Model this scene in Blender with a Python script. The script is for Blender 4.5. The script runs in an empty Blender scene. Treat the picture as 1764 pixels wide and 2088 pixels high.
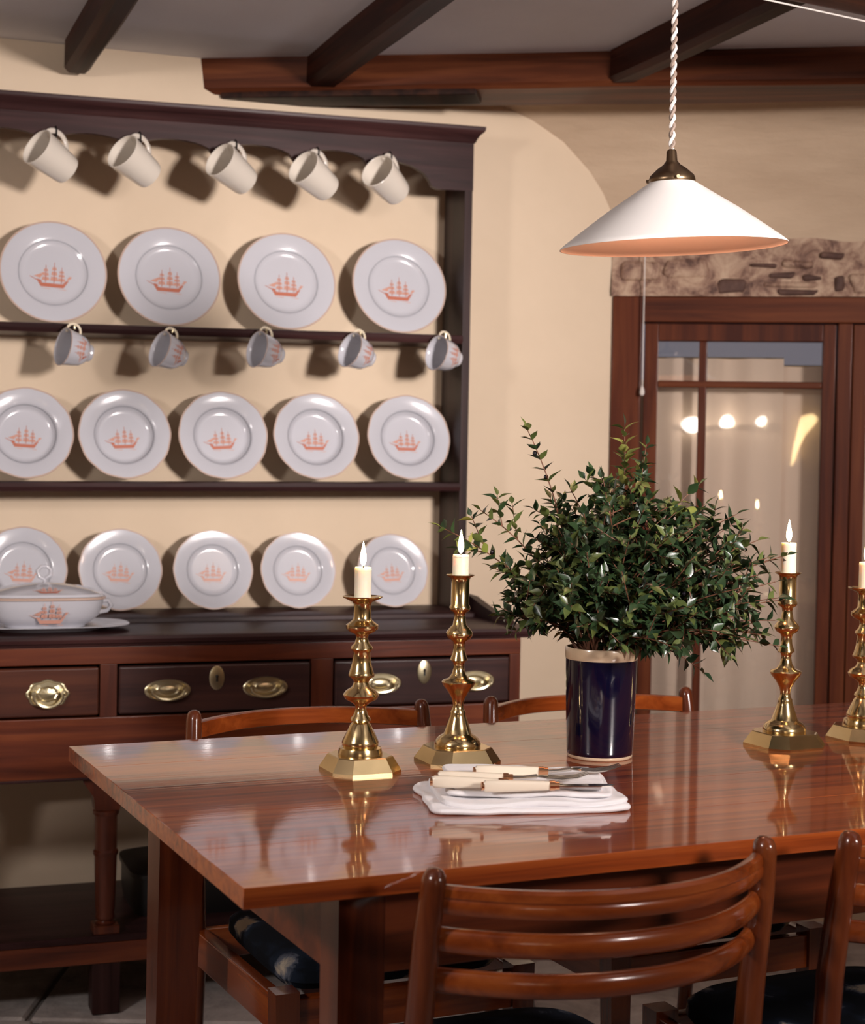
import bpy, bmesh, math, random
from mathutils import Vector, Matrix, Quaternion, noise

random.seed(7)
S = bpy.context.scene
COL = S.collection
R = math.radians

# ------------------------------------------------------------------ camera
CAM_H = 1.20
cam_d = bpy.data.cameras.new('camera')
cam = bpy.data.objects.new('camera', cam_d)
COL.objects.link(cam)
S.camera = cam
pitch, roll = R(-1.77), R(1.03)
fwd = Vector((0, math.cos(pitch), math.sin(pitch)))
rt0 = Vector((1, 0, 0)); up0 = rt0.cross(fwd)
rt = math.cos(roll) * rt0 + math.sin(roll) * up0
up = -math.sin(roll) * rt0 + math.cos(roll) * up0
m = Matrix((rt, up, -fwd)).transposed().to_4x4()
m.translation = Vector((0, 0, CAM_H))
cam.matrix_world = m
cam_d.sensor_fit = 'HORIZONTAL'
cam_d.sensor_width = 36.0
cam_d.lens = 3283.0 / 1764.0 * 36.0
cam_d.clip_start = 0.05
cam_d.dof.use_dof = True
cam_d.dof.focus_distance = 2.42
cam_d.dof.aperture_fstop = 8.0

# ------------------------------------------------------------------ world, lights, exposure
W = bpy.data.worlds.new('dusk'); S.world = W
W.use_nodes = True
W.node_tree.nodes['Background'].inputs[0].default_value = (0.20, 0.19, 0.23, 1)
W.node_tree.nodes['Background'].inputs[1].default_value = 0.9

def area(name, loc, target, size, power, color):
    d = bpy.data.lights.new(name, 'AREA'); d.shape = 'DISK'; d.size = size
    d.energy = power; d.color = color
    o = bpy.data.objects.new(name, d); COL.objects.link(o)
    o.location = loc
    o.rotation_euler = (Vector(target) - Vector(loc)).to_track_quat('-Z', 'Y').to_euler()
    return o
k_ = area('key_lamp', (1.80, 0.30, 1.74), (0.0, 3.55, 1.55), 0.40, 21.5, (1.0, 0.905, 0.865))
k_.data.spread = R(66)
f_ = area('fill_lamp', (-1.60, 0.75, 1.78), (0.2, 2.9, 0.95), 0.28, 22, (1.0, 0.92, 0.89))

S.view_settings.view_transform = 'Standard'
S.view_settings.look = 'None'
S.view_settings.gamma = 1.0
S.view_settings.use_curve_mapping = False
S.view_settings.exposure = 0.0

# ------------------------------------------------------------------ materials
def new_mat(name):
    mt = bpy.data.materials.new(name); mt.use_nodes = True
    return mt, mt.node_tree.nodes, mt.node_tree.links, mt.node_tree.nodes['Principled BSDF']
def setp(p, **kw):
    for k, v in kw.items():
        k = k.replace('_', ' ')
        if k in p.inputs: p.inputs[k].default_value = v
def c4(c): return (c[0], c[1], c[2], 1.0)
def tex_chain(N, L, scale, coord='Object', rot=(0, 0, 0)):
    tc = N.new('ShaderNodeTexCoord'); mp = N.new('ShaderNodeMapping')
    mp.inputs['Scale'].default_value = scale; mp.inputs['Rotation'].default_value = rot
    L.new(tc.outputs[coord], mp.inputs['Vector'])
    return mp.outputs['Vector']
def noise_tex(N, L, vec, scale, detail=5, rough=0.55, dist=0.0):
    n = N.new('ShaderNodeTexNoise'); n.inputs['Scale'].default_value = scale
    n.inputs['Detail'].default_value = detail; n.inputs['Roughness'].default_value = rough
    n.inputs['Distortion'].default_value = dist
    L.new(vec, n.inputs['Vector']); return n.outputs['Fac']
def ramp(N, L, fac, stops):
    r = N.new('ShaderNodeValToRGB'); e = r.color_ramp.elements
    while len(e) < len(stops): e.new(0.5)
    for i, (p, c) in enumerate(stops): e[i].position = p; e[i].color = c4(c)
    L.new(fac, r.inputs['Fac']); return r.outputs['Color']
def bump(N, L, p, height, strength, dist=0.01, chain=None):
    b = N.new('ShaderNodeBump'); b.inputs['Strength'].default_value = strength
    b.inputs['Distance'].default_value = dist
    L.new(height, b.inputs['Height'])
    if chain: L.new(chain, b.inputs['Normal'])
    L.new(b.outputs['Normal'], p.inputs['Normal']); return b.outputs['Normal']

def wood(name, dark, mid, lite, axis='x', rough=0.3, coat=0.0, bmp=0.15, grain=1.0, coat_rough=0.1, spec=None):
    mt, N, L, p = new_mat(name)
    s = {'x': (1.6, 30, 30), 'y': (30, 1.6, 30), 'z': (30, 30, 1.6)}[axis]
    v = tex_chain(N, L, tuple(a * grain for a in s))
    n1 = noise_tex(N, L, v, 1.0, 6, 0.6, 0.6)
    s2 = {'x': (1.1, 5, 5), 'y': (5, 1.1, 5), 'z': (5, 5, 1.1)}[axis]
    v2 = tex_chain(N, L, s2)
    n2 = noise_tex(N, L, v2, 1.0, 3, 0.5, 0.3)
    mx = N.new('ShaderNodeMath'); mx.operation = 'MULTIPLY_ADD'
    L.new(n1, mx.inputs[0]); mx.inputs[1].default_value = 0.6
    m2 = N.new('ShaderNodeMath'); m2.operation = 'MULTIPLY'; L.new(n2, m2.inputs[0]); m2.inputs[1].default_value = 0.4
    L.new(m2.outputs[0], mx.inputs[2])
    c = ramp(N, L, mx.outputs[0], [(0.38, dark), (0.5, mid), (0.62, lite)])
    L.new(c, p.inputs['Base Color'])
    setp(p, Roughness=rough, Coat_Weight=coat, Coat_Roughness=coat_rough, Specular_IOR_Level=(spec if spec is not None else (0.13 if rough >= 0.4 else 0.4)))
    bump(N, L, p, n1, bmp, 0.002)
    return mt

def plaster(name, c1, c2, scale=(3, 3, 3), bstr=0.25):
    mt, N, L, p = new_mat(name)
    v = tex_chain(N, L, scale)
    n = noise_tex(N, L, v, 1.0, 6, 0.6)
    L.new(ramp(N, L, n, [(0.3, c1), (0.7, c2)]), p.inputs['Base Color'])
    v2 = tex_chain(N, L, tuple(a * 4 for a in scale))
    nb = noise_tex(N, L, v2, 1.0, 6, 0.65)
    bump(N, L, p, nb, bstr, 0.012)
    setp(p, Roughness=0.85)
    return mt
def plain(name, col, rough=0.5, metallic=0.0, **kw):
    mt, N, L, p = new_mat(name)
    p.inputs['Base Color'].default_value = c4(col)
    setp(p, Roughness=rough, Metallic=metallic, **kw)
    return mt

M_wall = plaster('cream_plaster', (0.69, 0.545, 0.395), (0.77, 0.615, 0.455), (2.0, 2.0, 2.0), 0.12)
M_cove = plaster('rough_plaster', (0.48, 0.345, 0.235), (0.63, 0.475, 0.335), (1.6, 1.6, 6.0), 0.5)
M_ceil = plaster('ceiling_plaster', (0.72, 0.71, 0.75), (0.79, 0.78, 0.82), (2, 2, 2), 0.2)
M_room = plaster('room_plaster', (0.62, 0.47, 0.32), (0.68, 0.52, 0.36), (2, 2, 2), 0.1)
M_beam = wood('old_beam_oak', (0.04, 0.011, 0.005), (0.10, 0.027, 0.011), (0.18, 0.055, 0.02), 'x', 0.5, 0.1, 0.5)
M_joist = wood('joist_oak', (0.010, 0.005, 0.004), (0.024, 0.010, 0.007), (0.05, 0.018, 0.010), 'y', 0.5, 0.0, 0.4)
M_oak_x = wood('dark_oak_long', (0.016, 0.006, 0.006), (0.036, 0.014, 0.014), (0.062, 0.025, 0.024), 'x', 0.42, 0.10, 0.25, coat_rough=0.3)
M_oak_z = wood('dark_oak_upright', (0.016, 0.006, 0.006), (0.034, 0.014, 0.013), (0.056, 0.024, 0.022), 'z', 0.45, 0.08, 0.25, coat_rough=0.3)
M_red_x = wood('red_oak_long', (0.05, 0.009, 0.004), (0.115, 0.023, 0.008), (0.19, 0.046, 0.014), 'x', 0.30, 0.3, 0.2, coat_rough=0.25)
M_red_z = wood('red_oak_upright', (0.045, 0.009, 0.004), (0.095, 0.020, 0.008), (0.15, 0.036, 0.012), 'z', 0.32, 0.3, 0.2, coat_rough=0.25)
M_drawer = wood('drawer_oak', (0.022, 0.010, 0.010), (0.042, 0.018, 0.017), (0.075, 0.030, 0.024), 'x', 0.28, 0.35, 0.15, coat_rough=0.25)
M_drawer_red = wood('drawer_oak_red', (0.03, 0.010, 0.008), (0.065, 0.020, 0.013), (0.11, 0.034, 0.018), 'x', 0.28, 0.35, 0.15, coat_rough=0.25)
M_win = wood('window_mahogany', (0.055, 0.011, 0.005), (0.105, 0.024, 0.008), (0.15, 0.040, 0.013), 'z', 0.5, 0.06, 0.15)
M_winx = wood('window_mahogany_long', (0.05, 0.011, 0.005), (0.10, 0.024, 0.008), (0.15, 0.040, 0.013), 'x', 0.5, 0.06, 0.15)
M_teak_x = wood('chair_teak_long', (0.095, 0.016, 0.003), (0.21, 0.040, 0.007), (0.31, 0.072, 0.013), 'x', 0.22, 0.5, 0.06)
M_teak_z = wood('chair_teak_upright', (0.05, 0.009, 0.003), (0.105, 0.021, 0.006), (0.16, 0.037, 0.009), 'z', 0.22, 0.5, 0.06)
M_tleg = wood('shaded_table_leg_wood', (0.05, 0.008, 0.002), (0.11, 0.020, 0.005), (0.17, 0.036, 0.009), 'z', 0.25, 0.4, 0.06)  # wood darkened to stand for the shade under the table
M_tapron = wood('shaded_table_apron_wood', (0.05, 0.008, 0.002), (0.11, 0.020, 0.005), (0.17, 0.036, 0.009), 'x', 0.3, 0.3, 0.06)  # darkened like the legs, under-table shade put into the colour

def table_mat():
    mt, N, L, p = new_mat('polished_table_top')
    v = tex_chain(N, L, (1.6, 70, 70))
    n1 = noise_tex(N, L, v, 1.0, 6, 0.62, 0.5)
    v2 = tex_chain(N, L, (0.8, 4.5, 4.5))
    n2 = noise_tex(N, L, v2, 1.0, 3, 0.5, 0.4)
    ad = N.new('ShaderNodeMath'); ad.operation = 'MULTIPLY_ADD'
    L.new(n1, ad.inputs[0]); ad.inputs[1].default_value = 0.55
    mu = N.new('ShaderNodeMath'); mu.operation = 'MULTIPLY'; L.new(n2, mu.inputs[0]); mu.inputs[1].default_value = 0.45
    L.new(mu.outputs[0], ad.inputs[2])
    c = ramp(N, L, ad.outputs[0], [(0.40, (0.10, 0.014, 0.003)), (0.49, (0.26, 0.046, 0.007)), (0.60, (0.40, 0.088, 0.014))])
    L.new(c, p.inputs['Base Color'])
    setp(p, Roughness=0.35, Specular_IOR_Level=0.25, Coat_Weight=1.0, Coat_Roughness=0.035, Coat_IOR=1.5)
    v3 = tex_chain(N, L, (1.3, 110, 110))
    n3 = noise_tex(N, L, v3, 1.0, 4, 0.55, 0.2)
    b = bump(N, L, p, n3, 0.11, 0.0006)
    L.new(b, p.inputs['Coat Normal'])
    return mt
M_table = table_mat()

def stone_mat(name, cols, scale):
    mt, N, L, p = new_mat(name)
    v = tex_chain(N, L, (scale,) * 3)
    n = noise_tex(N, L, v, 1.0, 8, 0.7, 0.5)
    L.new(ramp(N, L, n, cols), p.inputs['Base Color'])
    n2 = noise_tex(N, L, tex_chain(N, L, (scale * 3,) * 3), 1.0, 6, 0.7)
    bump(N, L, p, n2, 0.5, 0.008)
    setp(p, Roughness=0.75)
    return mt
M_flag = stone_mat('flagstone', [(0.3, (0.26, 0.225, 0.21)), (0.5, (0.46, 0.41, 0.385)), (0.7, (0.62, 0.57, 0.54))], 7)
M_joint = plain('floor_mortar', (0.20, 0.175, 0.16), 0.9)
M_lintel = stone_mat('lintel_stone', [(0.36, (0.10, 0.05, 0.038)), (0.45, (0.27, 0.155, 0.11)), (0.54, (0.45, 0.30, 0.21)), (0.66, (0.58, 0.42, 0.30))], 15)
M_lintel_dark = stone_mat('lintel_dark_stone', [(0.3, (0.05, 0.028, 0.022)), (0.5, (0.10, 0.05, 0.038)), (0.7, (0.18, 0.10, 0.075))], 14)

def brass_mat(name, col, rough):
    mt, N, L, p = new_mat(name)
    n = noise_tex(N, L, tex_chain(N, L, (30, 30, 30)), 1.0, 4)
    L.new(ramp(N, L, n, [(0.3, tuple(a * 0.82 for a in col)), (0.7, col)]), p.inputs['Base Color'])
    setp(p, Roughness=rough, Metallic=1.0)
    return mt
M_brass = brass_mat('polished_brass', (0.84, 0.64, 0.33), 0.17)
M_brass_old = brass_mat('drawer_brass', (0.86, 0.76, 0.50), 0.30)
M_bronze = brass_mat('lamp_bronze', (0.25, 0.17, 0.10), 0.35)
M_silver = plain('cutlery_silver', (0.72, 0.68, 0.62), 0.18, 1.0)
M_copper = plain('ferrule_copper', (0.75, 0.40, 0.22), 0.22, 1.0)
M_china = plain('glazed_china', (0.57, 0.57, 0.62), 0.18, 0.0, Coat_Weight=0.6, Coat_Roughness=0.04)
M_edge = plain('china_edge_line', (0.55, 0.40, 0.33), 0.25, 0.0, Coat_Weight=0.5)
M_ship = plain('red_ship_print', (0.50, 0.16, 0.10), 0.35)
M_ship_pale = plain('pale_ship_print', (0.60, 0.31, 0.24), 0.35)
M_grey_line = plain('grey_china_line', (0.42, 0.43, 0.47), 0.3)
M_cream = plain('creamware', (0.80, 0.73, 0.64), 0.28, 0.0, Coat_Weight=0.4, Coat_Roughness=0.08)
M_gilt = plain('gilt_handle', (0.84, 0.74, 0.56), 0.25, 0.0, Coat_Weight=0.4)
M_iron = plain('dark_iron', (0.02, 0.017, 0.016), 0.45, 0.7)
M_blue = plain('cobalt_glaze', (0.002, 0.002, 0.014), 0.10, 0.0, Coat_Weight=0.7, Coat_Roughness=0.03)
M_band = plain('cream_rim_glaze', (0.62, 0.47, 0.32), 0.25, 0.0, Coat_Weight=0.5)
M_wax = plain('candle_wax', (0.92, 0.84, 0.68), 0.4, 0.0, Subsurface_Weight=0.6, Subsurface_Radius=(0.02, 0.012, 0.006), Subsurface_Scale=0.6)
M_wick = plain('wick', (0.03, 0.02, 0.015), 0.9)
M_linen = plain('white_linen', (0.86, 0.84, 0.86), 0.8, 0.0, Sheen_Weight=0.2)
M_ivory = plain('ivory_handle', (0.82, 0.72, 0.58), 0.3, 0.0, Coat_Weight=0.3)
M_shade_out = plain('white_lamp_glass', (0.86, 0.83, 0.80), 0.35, 0.0, Coat_Weight=0.15)
M_shade_in = plain('lamp_inside_table_bounce', (0.88, 0.58, 0.45), 0.45)  # pink stands for warm light bounced off the table into the white shade
M_cord = plain('cotton_flex', (0.72, 0.66, 0.62), 0.7)
M_cord2 = plain('cotton_flex_dark', (0.28, 0.21, 0.17), 0.7)
M_black = plain('black_paint', (0.008, 0.007, 0.007), 0.45)
M_stem = plain('stem_brown', (0.16, 0.065, 0.035), 0.6)
M_berry = plain('black_berry', (0.012, 0.009, 0.014), 0.3)

def leaf_mat(name, c1, c2, rough=0.3):
    mt, N, L, p = new_mat(name)
    oi = N.new('ShaderNodeObjectInfo')
    L.new(ramp(N, L, oi.outputs['Random'], [(0.0, c1), (1.0, c2)]), p.inputs['Base Color'])
    setp(p, Roughness=rough, Coat_Weight=0.15, Subsurface_Weight=0.0)
    return mt
M_leaf = leaf_mat('myrtle_leaf', (0.012, 0.030, 0.012), (0.034, 0.066, 0.024), 0.34)
M_leaf2 = leaf_mat('myrtle_leaf_olive', (0.06, 0.085, 0.022), (0.12, 0.15, 0.04), 0.38)
M_leaf3 = leaf_mat('myrtle_leaf_young', (0.22, 0.26, 0.05), (0.38, 0.38, 0.10), 0.4)

def emit_mat(name, col, strength):
    mt = bpy.data.materials.new(name); mt.use_nodes = True
    N, L = mt.node_tree.nodes, mt.node_tree.links
    N.clear(); e = N.new('ShaderNodeEmission'); o = N.new('ShaderNodeOutputMaterial')
    e.inputs[0].default_value = c4(col); e.inputs[1].default_value = strength
    L.new(e.outputs[0], o.inputs[0]); return mt
M_flame = emit_mat('candle_flame', (1.0, 0.74, 0.40), 40)
M_added_bulb = emit_mat('added_bulb_glow', (1.0, 0.68, 0.48), 62)  # unseen lit bulb, added to warm the inside of the shade

M_torch = emit_mat('torch_glass', (1.0, 0.72, 0.34), 9)
M_globe = emit_mat('globe_bulb', (1.0, 0.9, 0.82), 22)
WLX, WLZ = 0.07, 1.478

def glass_mat():
    mt = bpy.data.materials.new('window_glass'); mt.use_nodes = True
    N, L = mt.node_tree.nodes, mt.node_tree.links
    N.clear(); o = N.new('ShaderNodeOutputMaterial')
    t = N.new('ShaderNodeBsdfTransparent'); g = N.new('ShaderNodeBsdfGlossy'); g.inputs['Roughness'].default_value = 0.015
    t.inputs[0].default_value = (0.95, 0.95, 0.94, 1)
    fr = N.new('ShaderNodeFresnel'); fr.inputs['IOR'].default_value = 1.9
    mx = N.new('ShaderNodeMixShader')
    L.new(fr.outputs[0], mx.inputs[0]); L.new(t.outputs[0], mx.inputs[1]); L.new(g.outputs[0], mx.inputs[2])
    n = noise_tex(N, L, tex_chain(N, L, (3, 3, 3)), 1.0, 2)
    b = N.new('ShaderNodeBump'); b.inputs['Strength'].default_value = 0.05; b.inputs['Distance'].default_value = 0.02
    L.new(n, b.inputs['Height']); L.new(b.outputs[0], g.inputs['Normal'])
    L.new(mx.outputs[0], o.inputs[0]); return mt
M_glass = glass_mat()
M_backdrop = plain('reflection_backdrop', (0.93, 0.73, 0.60), 0.85, 0.0, Transmission_Weight=0.0)  # beige of the mirrored room, put on sheets behind the panes

def floral_mat():
    mt, N, L, p = new_mat('floral_cloth')
    v = tex_chain(N, L, (1, 1, 1))
    vo = N.new('ShaderNodeTexVoronoi'); vo.inputs['Scale'].default_value = 13
    L.new(v, vo.inputs['Vector'])
    n = noise_tex(N, L, v, 26, 4, 0.6, 1.0)
    mx = N.new('ShaderNodeMath'); mx.operation = 'MULTIPLY_ADD'
    L.new(n, mx.inputs[0]); mx.inputs[1].default_value = 0.6; L.new(vo.outputs['Distance'], mx.inputs[2])
    c = ramp(N, L, mx.outputs[0], [(0.50, (0.42, 0.36, 0.28)), (0.57, (0.11, 0.12, 0.15)), (0.64, (0.012, 0.018, 0.032)), (0.85, (0.006, 0.008, 0.012))])
    L.new(c, p.inputs['Base Color']); setp(p, Roughness=0.9, Specular_IOR_Level=0.1)
    return mt
M_floral = floral_mat()

# ------------------------------------------------------------------ geometry helpers
class MB:
    def __init__(s): s.v = []; s.f = []; s.boxy = False
    def add(s, vs, fs, mat=None):
        o = len(s.v)
        s.v += [tuple(mat @ Vector(q)) if mat else tuple(q) for q in vs]
        s.f += [tuple(i + o for i in q) for q in fs]
        return s
    def box(s, x0, x1, y0, y1, z0, z1, bev=0.0, mat=None, seg=2):
        if bev <= 0:
            vs = [(x, y, z) for z in (z0, z1) for y in (y0, y1) for x in (x0, x1)]
            return s.add(vs, [(0, 2, 3, 1), (4, 5, 7, 6), (0, 1, 5, 4), (2, 6, 7, 3), (0, 4, 6, 2), (1, 3, 7, 5)], mat)
        s.boxy = True
        b = bmesh.new(); bmesh.ops.create_cube(b, size=1)
        for v in b.verts:
            v.co = Vector(((x0 + x1) / 2 + v.co.x * (x1 - x0), (y0 + y1) / 2 + v.co.y * (y1 - y0), (z0 + z1) / 2 + v.co.z * (z1 - z0)))
        bev = min(bev, 0.49 * min(x1 - x0, y1 - y0, z1 - z0))
        bmesh.ops.bevel(b, geom=list(b.edges), offset=bev, segments=seg, profile=0.5, affect='EDGES')
        b.verts.index_update()
        s.add([v.co.copy() for v in b.verts], [[v.index for v in f.verts] for f in b.faces], mat); b.free(); return s
    def lathe(s, prof, n=32, mat=None, mod=None):
        """profile of (r, z) revolved about z; r==0 closes to a point"""
        vs = []; rows = []
        for r, z in prof:
            if r <= 1e-6: rows.append([len(vs)]); vs.append((0, 0, z))
            else:
                row = []
                for i in range(n):
                    a = 2 * math.pi * i / n; k = r * (mod(a, r) if mod else 1)
                    row.append(len(vs)); vs.append((k * math.cos(a), k * math.sin(a), z))
                rows.append(row)
        fs = []
        for a, b in zip(rows, rows[1:]):
            for i in range(n):
                j = (i + 1) % n
                if len(a) == 1 and len(b) == 1: continue
                if len(a) == 1: fs.append((a[0], b[j], b[i]))
                elif len(b) == 1: fs.append((a[i], a[j], b[0]))
                else: fs.append((a[i], a[j], b[j], b[i]))
        return s.add(vs, fs, mat)
    def loft(s, secs, n=40, mat=None, cap=True):
        """superellipse sections (z, half_x, half_y, power)"""
        vs = []
        for z, a, b, e in secs:
            for i in range(n):
                t = 2 * math.pi * i / n; c, q = math.cos(t), math.sin(t)
                vs.append((a * math.copysign(abs(c) ** (2 / e), c), b * math.copysign(abs(q) ** (2 / e), q), z))
        fs = []
        for k in range(len(secs) - 1):
            for i in range(n):
                j = (i + 1) % n
                fs.append((k * n + i, k * n + j, (k + 1) * n + j, (k + 1) * n + i))
        if cap:
            fs.append(tuple(range(n - 1, -1, -1))); fs.append(tuple((len(secs) - 1) * n + i for i in range(n)))
        return s.add(vs, fs, mat)
    def tube(s, pts, rad, n=10, mat=None, flat=None, updir=None):
        """swept tube; rad number or list; flat=(w,h) list gives elliptical section (along side, along up)"""
        pts = [Vector(p) for p in pts]; k = len(pts)
        if not isinstance(rad, (list, tuple)): rad = [rad] * k
        vs = []; ref = Vector(updir) if updir else None; prevu = None
        for i, p in enumerate(pts):
            t = (pts[min(i + 1, k - 1)] - pts[max(i - 1, 0)]).normalized()
            if ref is not None: u = (ref - t * ref.dot(t)).normalized()
            elif prevu is None:
                a = Vector((0, 0, 1)) if abs(t.z) < 0.9 else Vector((1, 0, 0)); u = (a - t * a.dot(t)).normalized()
            else: u = (prevu - t * prevu.dot(t)).normalized()
            prevu = u; w = t.cross(u)
            fw, fh = (flat[i] if flat else (1, 1))
            for j in range(n):
                a = 2 * math.pi * j / n
                vs.append(p + rad[i] * (w * math.cos(a) * fw + u * math.sin(a) * fh))
        fs = []
        for i in range(k - 1):
            for j in range(n):
                q = (j + 1) % n; fs.append((i * n + j, i * n + q, (i + 1) * n + q, (i + 1) * n + j))
        fs.append(tuple(range(n - 1, -1, -1))); fs.append(tuple((k - 1) * n + j for j in range(n)))
        return s.add(vs, fs, mat)
    def prism(s, poly, a0, a1, plane='xz', mat=None):
        """extruded polygon; plane xz -> extruded along y, xy -> along z, yz -> along x"""
        f = {'xz': lambda u, v, w: (u, w, v), 'xy': lambda u, v, w: (u, v, w), 'yz': lambda u, v, w: (w, u, v)}[plane]
        n = len(poly); vs = [f(u, v, a0) for u, v in poly] + [f(u, v, a1) for u, v in poly]
        fs = [(i, (i + 1) % n, n + (i + 1) % n, n + i) for i in range(n)]
        fs += [tuple(range(n - 1, -1, -1)), tuple(range(n, 2 * n))]
        return s.add(vs, fs, mat)
    def sphere(s, c, r, n=12, m_=8, mat=None):
        prof = [(r * math.sin(math.pi * i / m_), -r * math.cos(math.pi * i / m_)) for i in range(m_ + 1)]
        prof[0] = (0, -r); prof[-1] = (0, r)
        t = Matrix.Translation(c); return s.lathe(prof, n, (mat @ t) if mat else t)
    def mesh(s, name, mat, smooth=True, ang=40):
        me = bpy.data.meshes.new(name); me.from_pydata([tuple(v) for v in s.v], [], s.f)
        b = bmesh.new(); b.from_mesh(me)
        bmesh.ops.recalc_face_normals(b, faces=list(b.faces)); b.to_mesh(me); b.free()
        if smooth:
            me.polygons.foreach_set('use_smooth', [True] * len(me.polygons))
            me.set_sharp_from_angle(angle=R(ang))
        me.materials.append(mat); me.update(); return me
    def obj(s, name, mat, parent=None, smooth=True, ang=40):
        o = bpy.data.objects.new(name, s.mesh(name, mat, smooth, ang)); COL.objects.link(o)
        if parent: o.parent = parent
        if s.boxy and smooth:
            w_ = o.modifiers.new('weighted_normal', 'WEIGHTED_NORMAL'); w_.weight = 100; w_.keep_sharp = True
        return o

def tag(o, label=None, cat=None, group=None, kind=None):
    if label: o['label'] = label
    if cat: o['category'] = cat
    if group: o['group'] = group
    if kind: o['kind'] = kind
    return o
def thing(name, label, cat, loc=(0, 0, 0), rz=0.0, group=None, kind=None):
    o = bpy.data.objects.new(name, None); COL.objects.link(o)
    o.location = loc; o.rotation_euler = (0, 0, rz); o.empty_display_size = 0.05
    return tag(o, label, cat, group, kind)
def link_mesh(name, me, parent, mat4=None):
    o = bpy.data.objects.new(name, me); COL.objects.link(o); o.parent = parent
    if mat4 is not None: o.matrix_local = mat4
    return o
def copy_tree(o, parent=None):
    c = o.copy(); COL.objects.link(c)
    if parent: c.parent = parent
    for ch in [x for x in o.children]: copy_tree(ch, c)
    return c
class Frame:
    def __init__(s, x, y, deg):
        s.o = Vector((x, y, 0)); s.a = R(deg)
    def p(s, x, y, z=0):
        c, q = math.cos(s.a), math.sin(s.a)
        return Vector((s.o.x + c * x - q * y, s.o.y + q * x + c * y, z))
TB = Frame(-0.191, 1.674, 24.4)      # table: near left corner, x along the front edge
DR = Frame(-0.667, 3.431, 19.6)      # dresser: x along its front, y into the wall
WN = Frame(0.473, 4.325, -8.24)      # window wall: left jamb, y outwards
DWALL = 0.46
CEIL = 2.172
TOP = 0.75

# ------------------------------------------------------------------ room shell
fl = MB().box(-2.7, 3.0, -2.6, 5.3, -0.12, -0.012).obj('floor', M_joint, None, False)
tag(fl, 'grey flagstone floor under the table and dresser', 'floor', kind='structure')
flag_k = 0
yy = 1.0
row = 0
while yy < 4.6:
    hh = (0.50, 0.42, 0.56)[row % 3]
    xx = -2.2 + (0.23 if row % 2 else 0.0)
    while xx < 2.4:
        ww = 0.52 + 0.22 * random.random()
        b = MB().box(xx, xx + ww - 0.012, yy, yy + hh - 0.012, -0.03, random.uniform(-0.002, 0.0), 0.006, None, 1)
        b.obj('flagstone', M_flag, fl, False)
        xx += ww
    yy += hh; row += 1

wb = thing('wall_back', 'cream plastered wall behind the dresser', 'wall', DR.p(0, 0), DR.a, kind='structure')
MB().box(-2.6, 1.42, DWALL, DWALL + 0.25, -0.05, CEIL + 0.02).obj('plaster', M_wall, wb, False)

ww_ = thing('wall_end', 'plastered wall around the glazed doors, curving out towards the ceiling', 'wall', WN.p(0, 0), WN.a, kind='structure')
WOPEN = 1.27; WZ0 = 0.30; WZ1 = 1.652
b = MB()
b.box(-0.02, 2.7, 0.0, 0.30, -0.05, WZ0)
b.box(WOPEN, 2.7, 0.0, 0.30, WZ0, WZ1)
b.box(-0.15, 2.7, 0.0, 0.30, 1.80, CEIL + 0.05)
b.box(-0.06, 0.0, 0.02, 0.30, -0.05, WZ1)
b.box(0.0, 2.7, 0.09, 0.30, WZ1 - 0.002, 1.81)
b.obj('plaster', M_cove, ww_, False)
# coved plaster between lintel and ceiling beam
prof = [(0.0, 1.795), (0.002, 1.83), (0.006, 1.879), (0.016, 1.925), (0.034, 1.98), (0.071, 2.05), (0.115, 2.10), (0.169, 2.139), (0.26, 2.165), (0.40, CEIL + 0.01)]
nx = 60
vs = []; fs = []
for i in range(nx + 1):
    x = -1.0 + 3.7 * i / nx
    for k, (o_, z) in enumerate(prof):
        wob = 0.006 * noise.noise(Vector((x * 3, z * 6, 1.3))) * (1 if 0 < k < len(prof) - 1 else 0)
        vs.append((x, -o_ + wob, z))
n_ = len(prof)
for i in range(nx):
    for k in range(n_ - 1):
        fs.append((i * n_ + k, (i + 1) * n_ + k, (i + 1) * n_ + k + 1, i * n_ + k + 1))
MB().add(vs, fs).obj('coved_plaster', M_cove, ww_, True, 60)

# rough stone lintel over the window
ln = MB()
vs = []; fs = []
nx, nz = 70, 10
for i in range(nx + 1):
    for k in range(nz + 1):
        x = -0.004 + 1.9 * i / nx; z = WZ1 + (1.80 - WZ1) * k / nz
        if k == nz: z += 0.010 * noise.noise(Vector((x * 9, 0, 4.0)))
        y = -0.012 + 0.020 * noise.noise(Vector((x * 7, z * 13, 2.0))) * (0.3 if k in (0,) else 1)
        vs.append((x, y, z))
for i in range(nx):
    for k in range(nz):
        a = i * (nz + 1) + k; fs.append((a, a + nz + 1, a + nz + 2, a + 1))
ln.add(vs, fs)
ln.box(-0.004, 1.9, 0.01, 0.09, WZ1, 1.80)
lt = ln.obj('trim_1', M_lintel, None, True, 60)
lt.location = WN.p(0, 0); lt.rotation_euler = (0, 0, WN.a)
tag(lt, 'rough stone lintel above the glazed doors', 'lintel', kind='structure')
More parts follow.
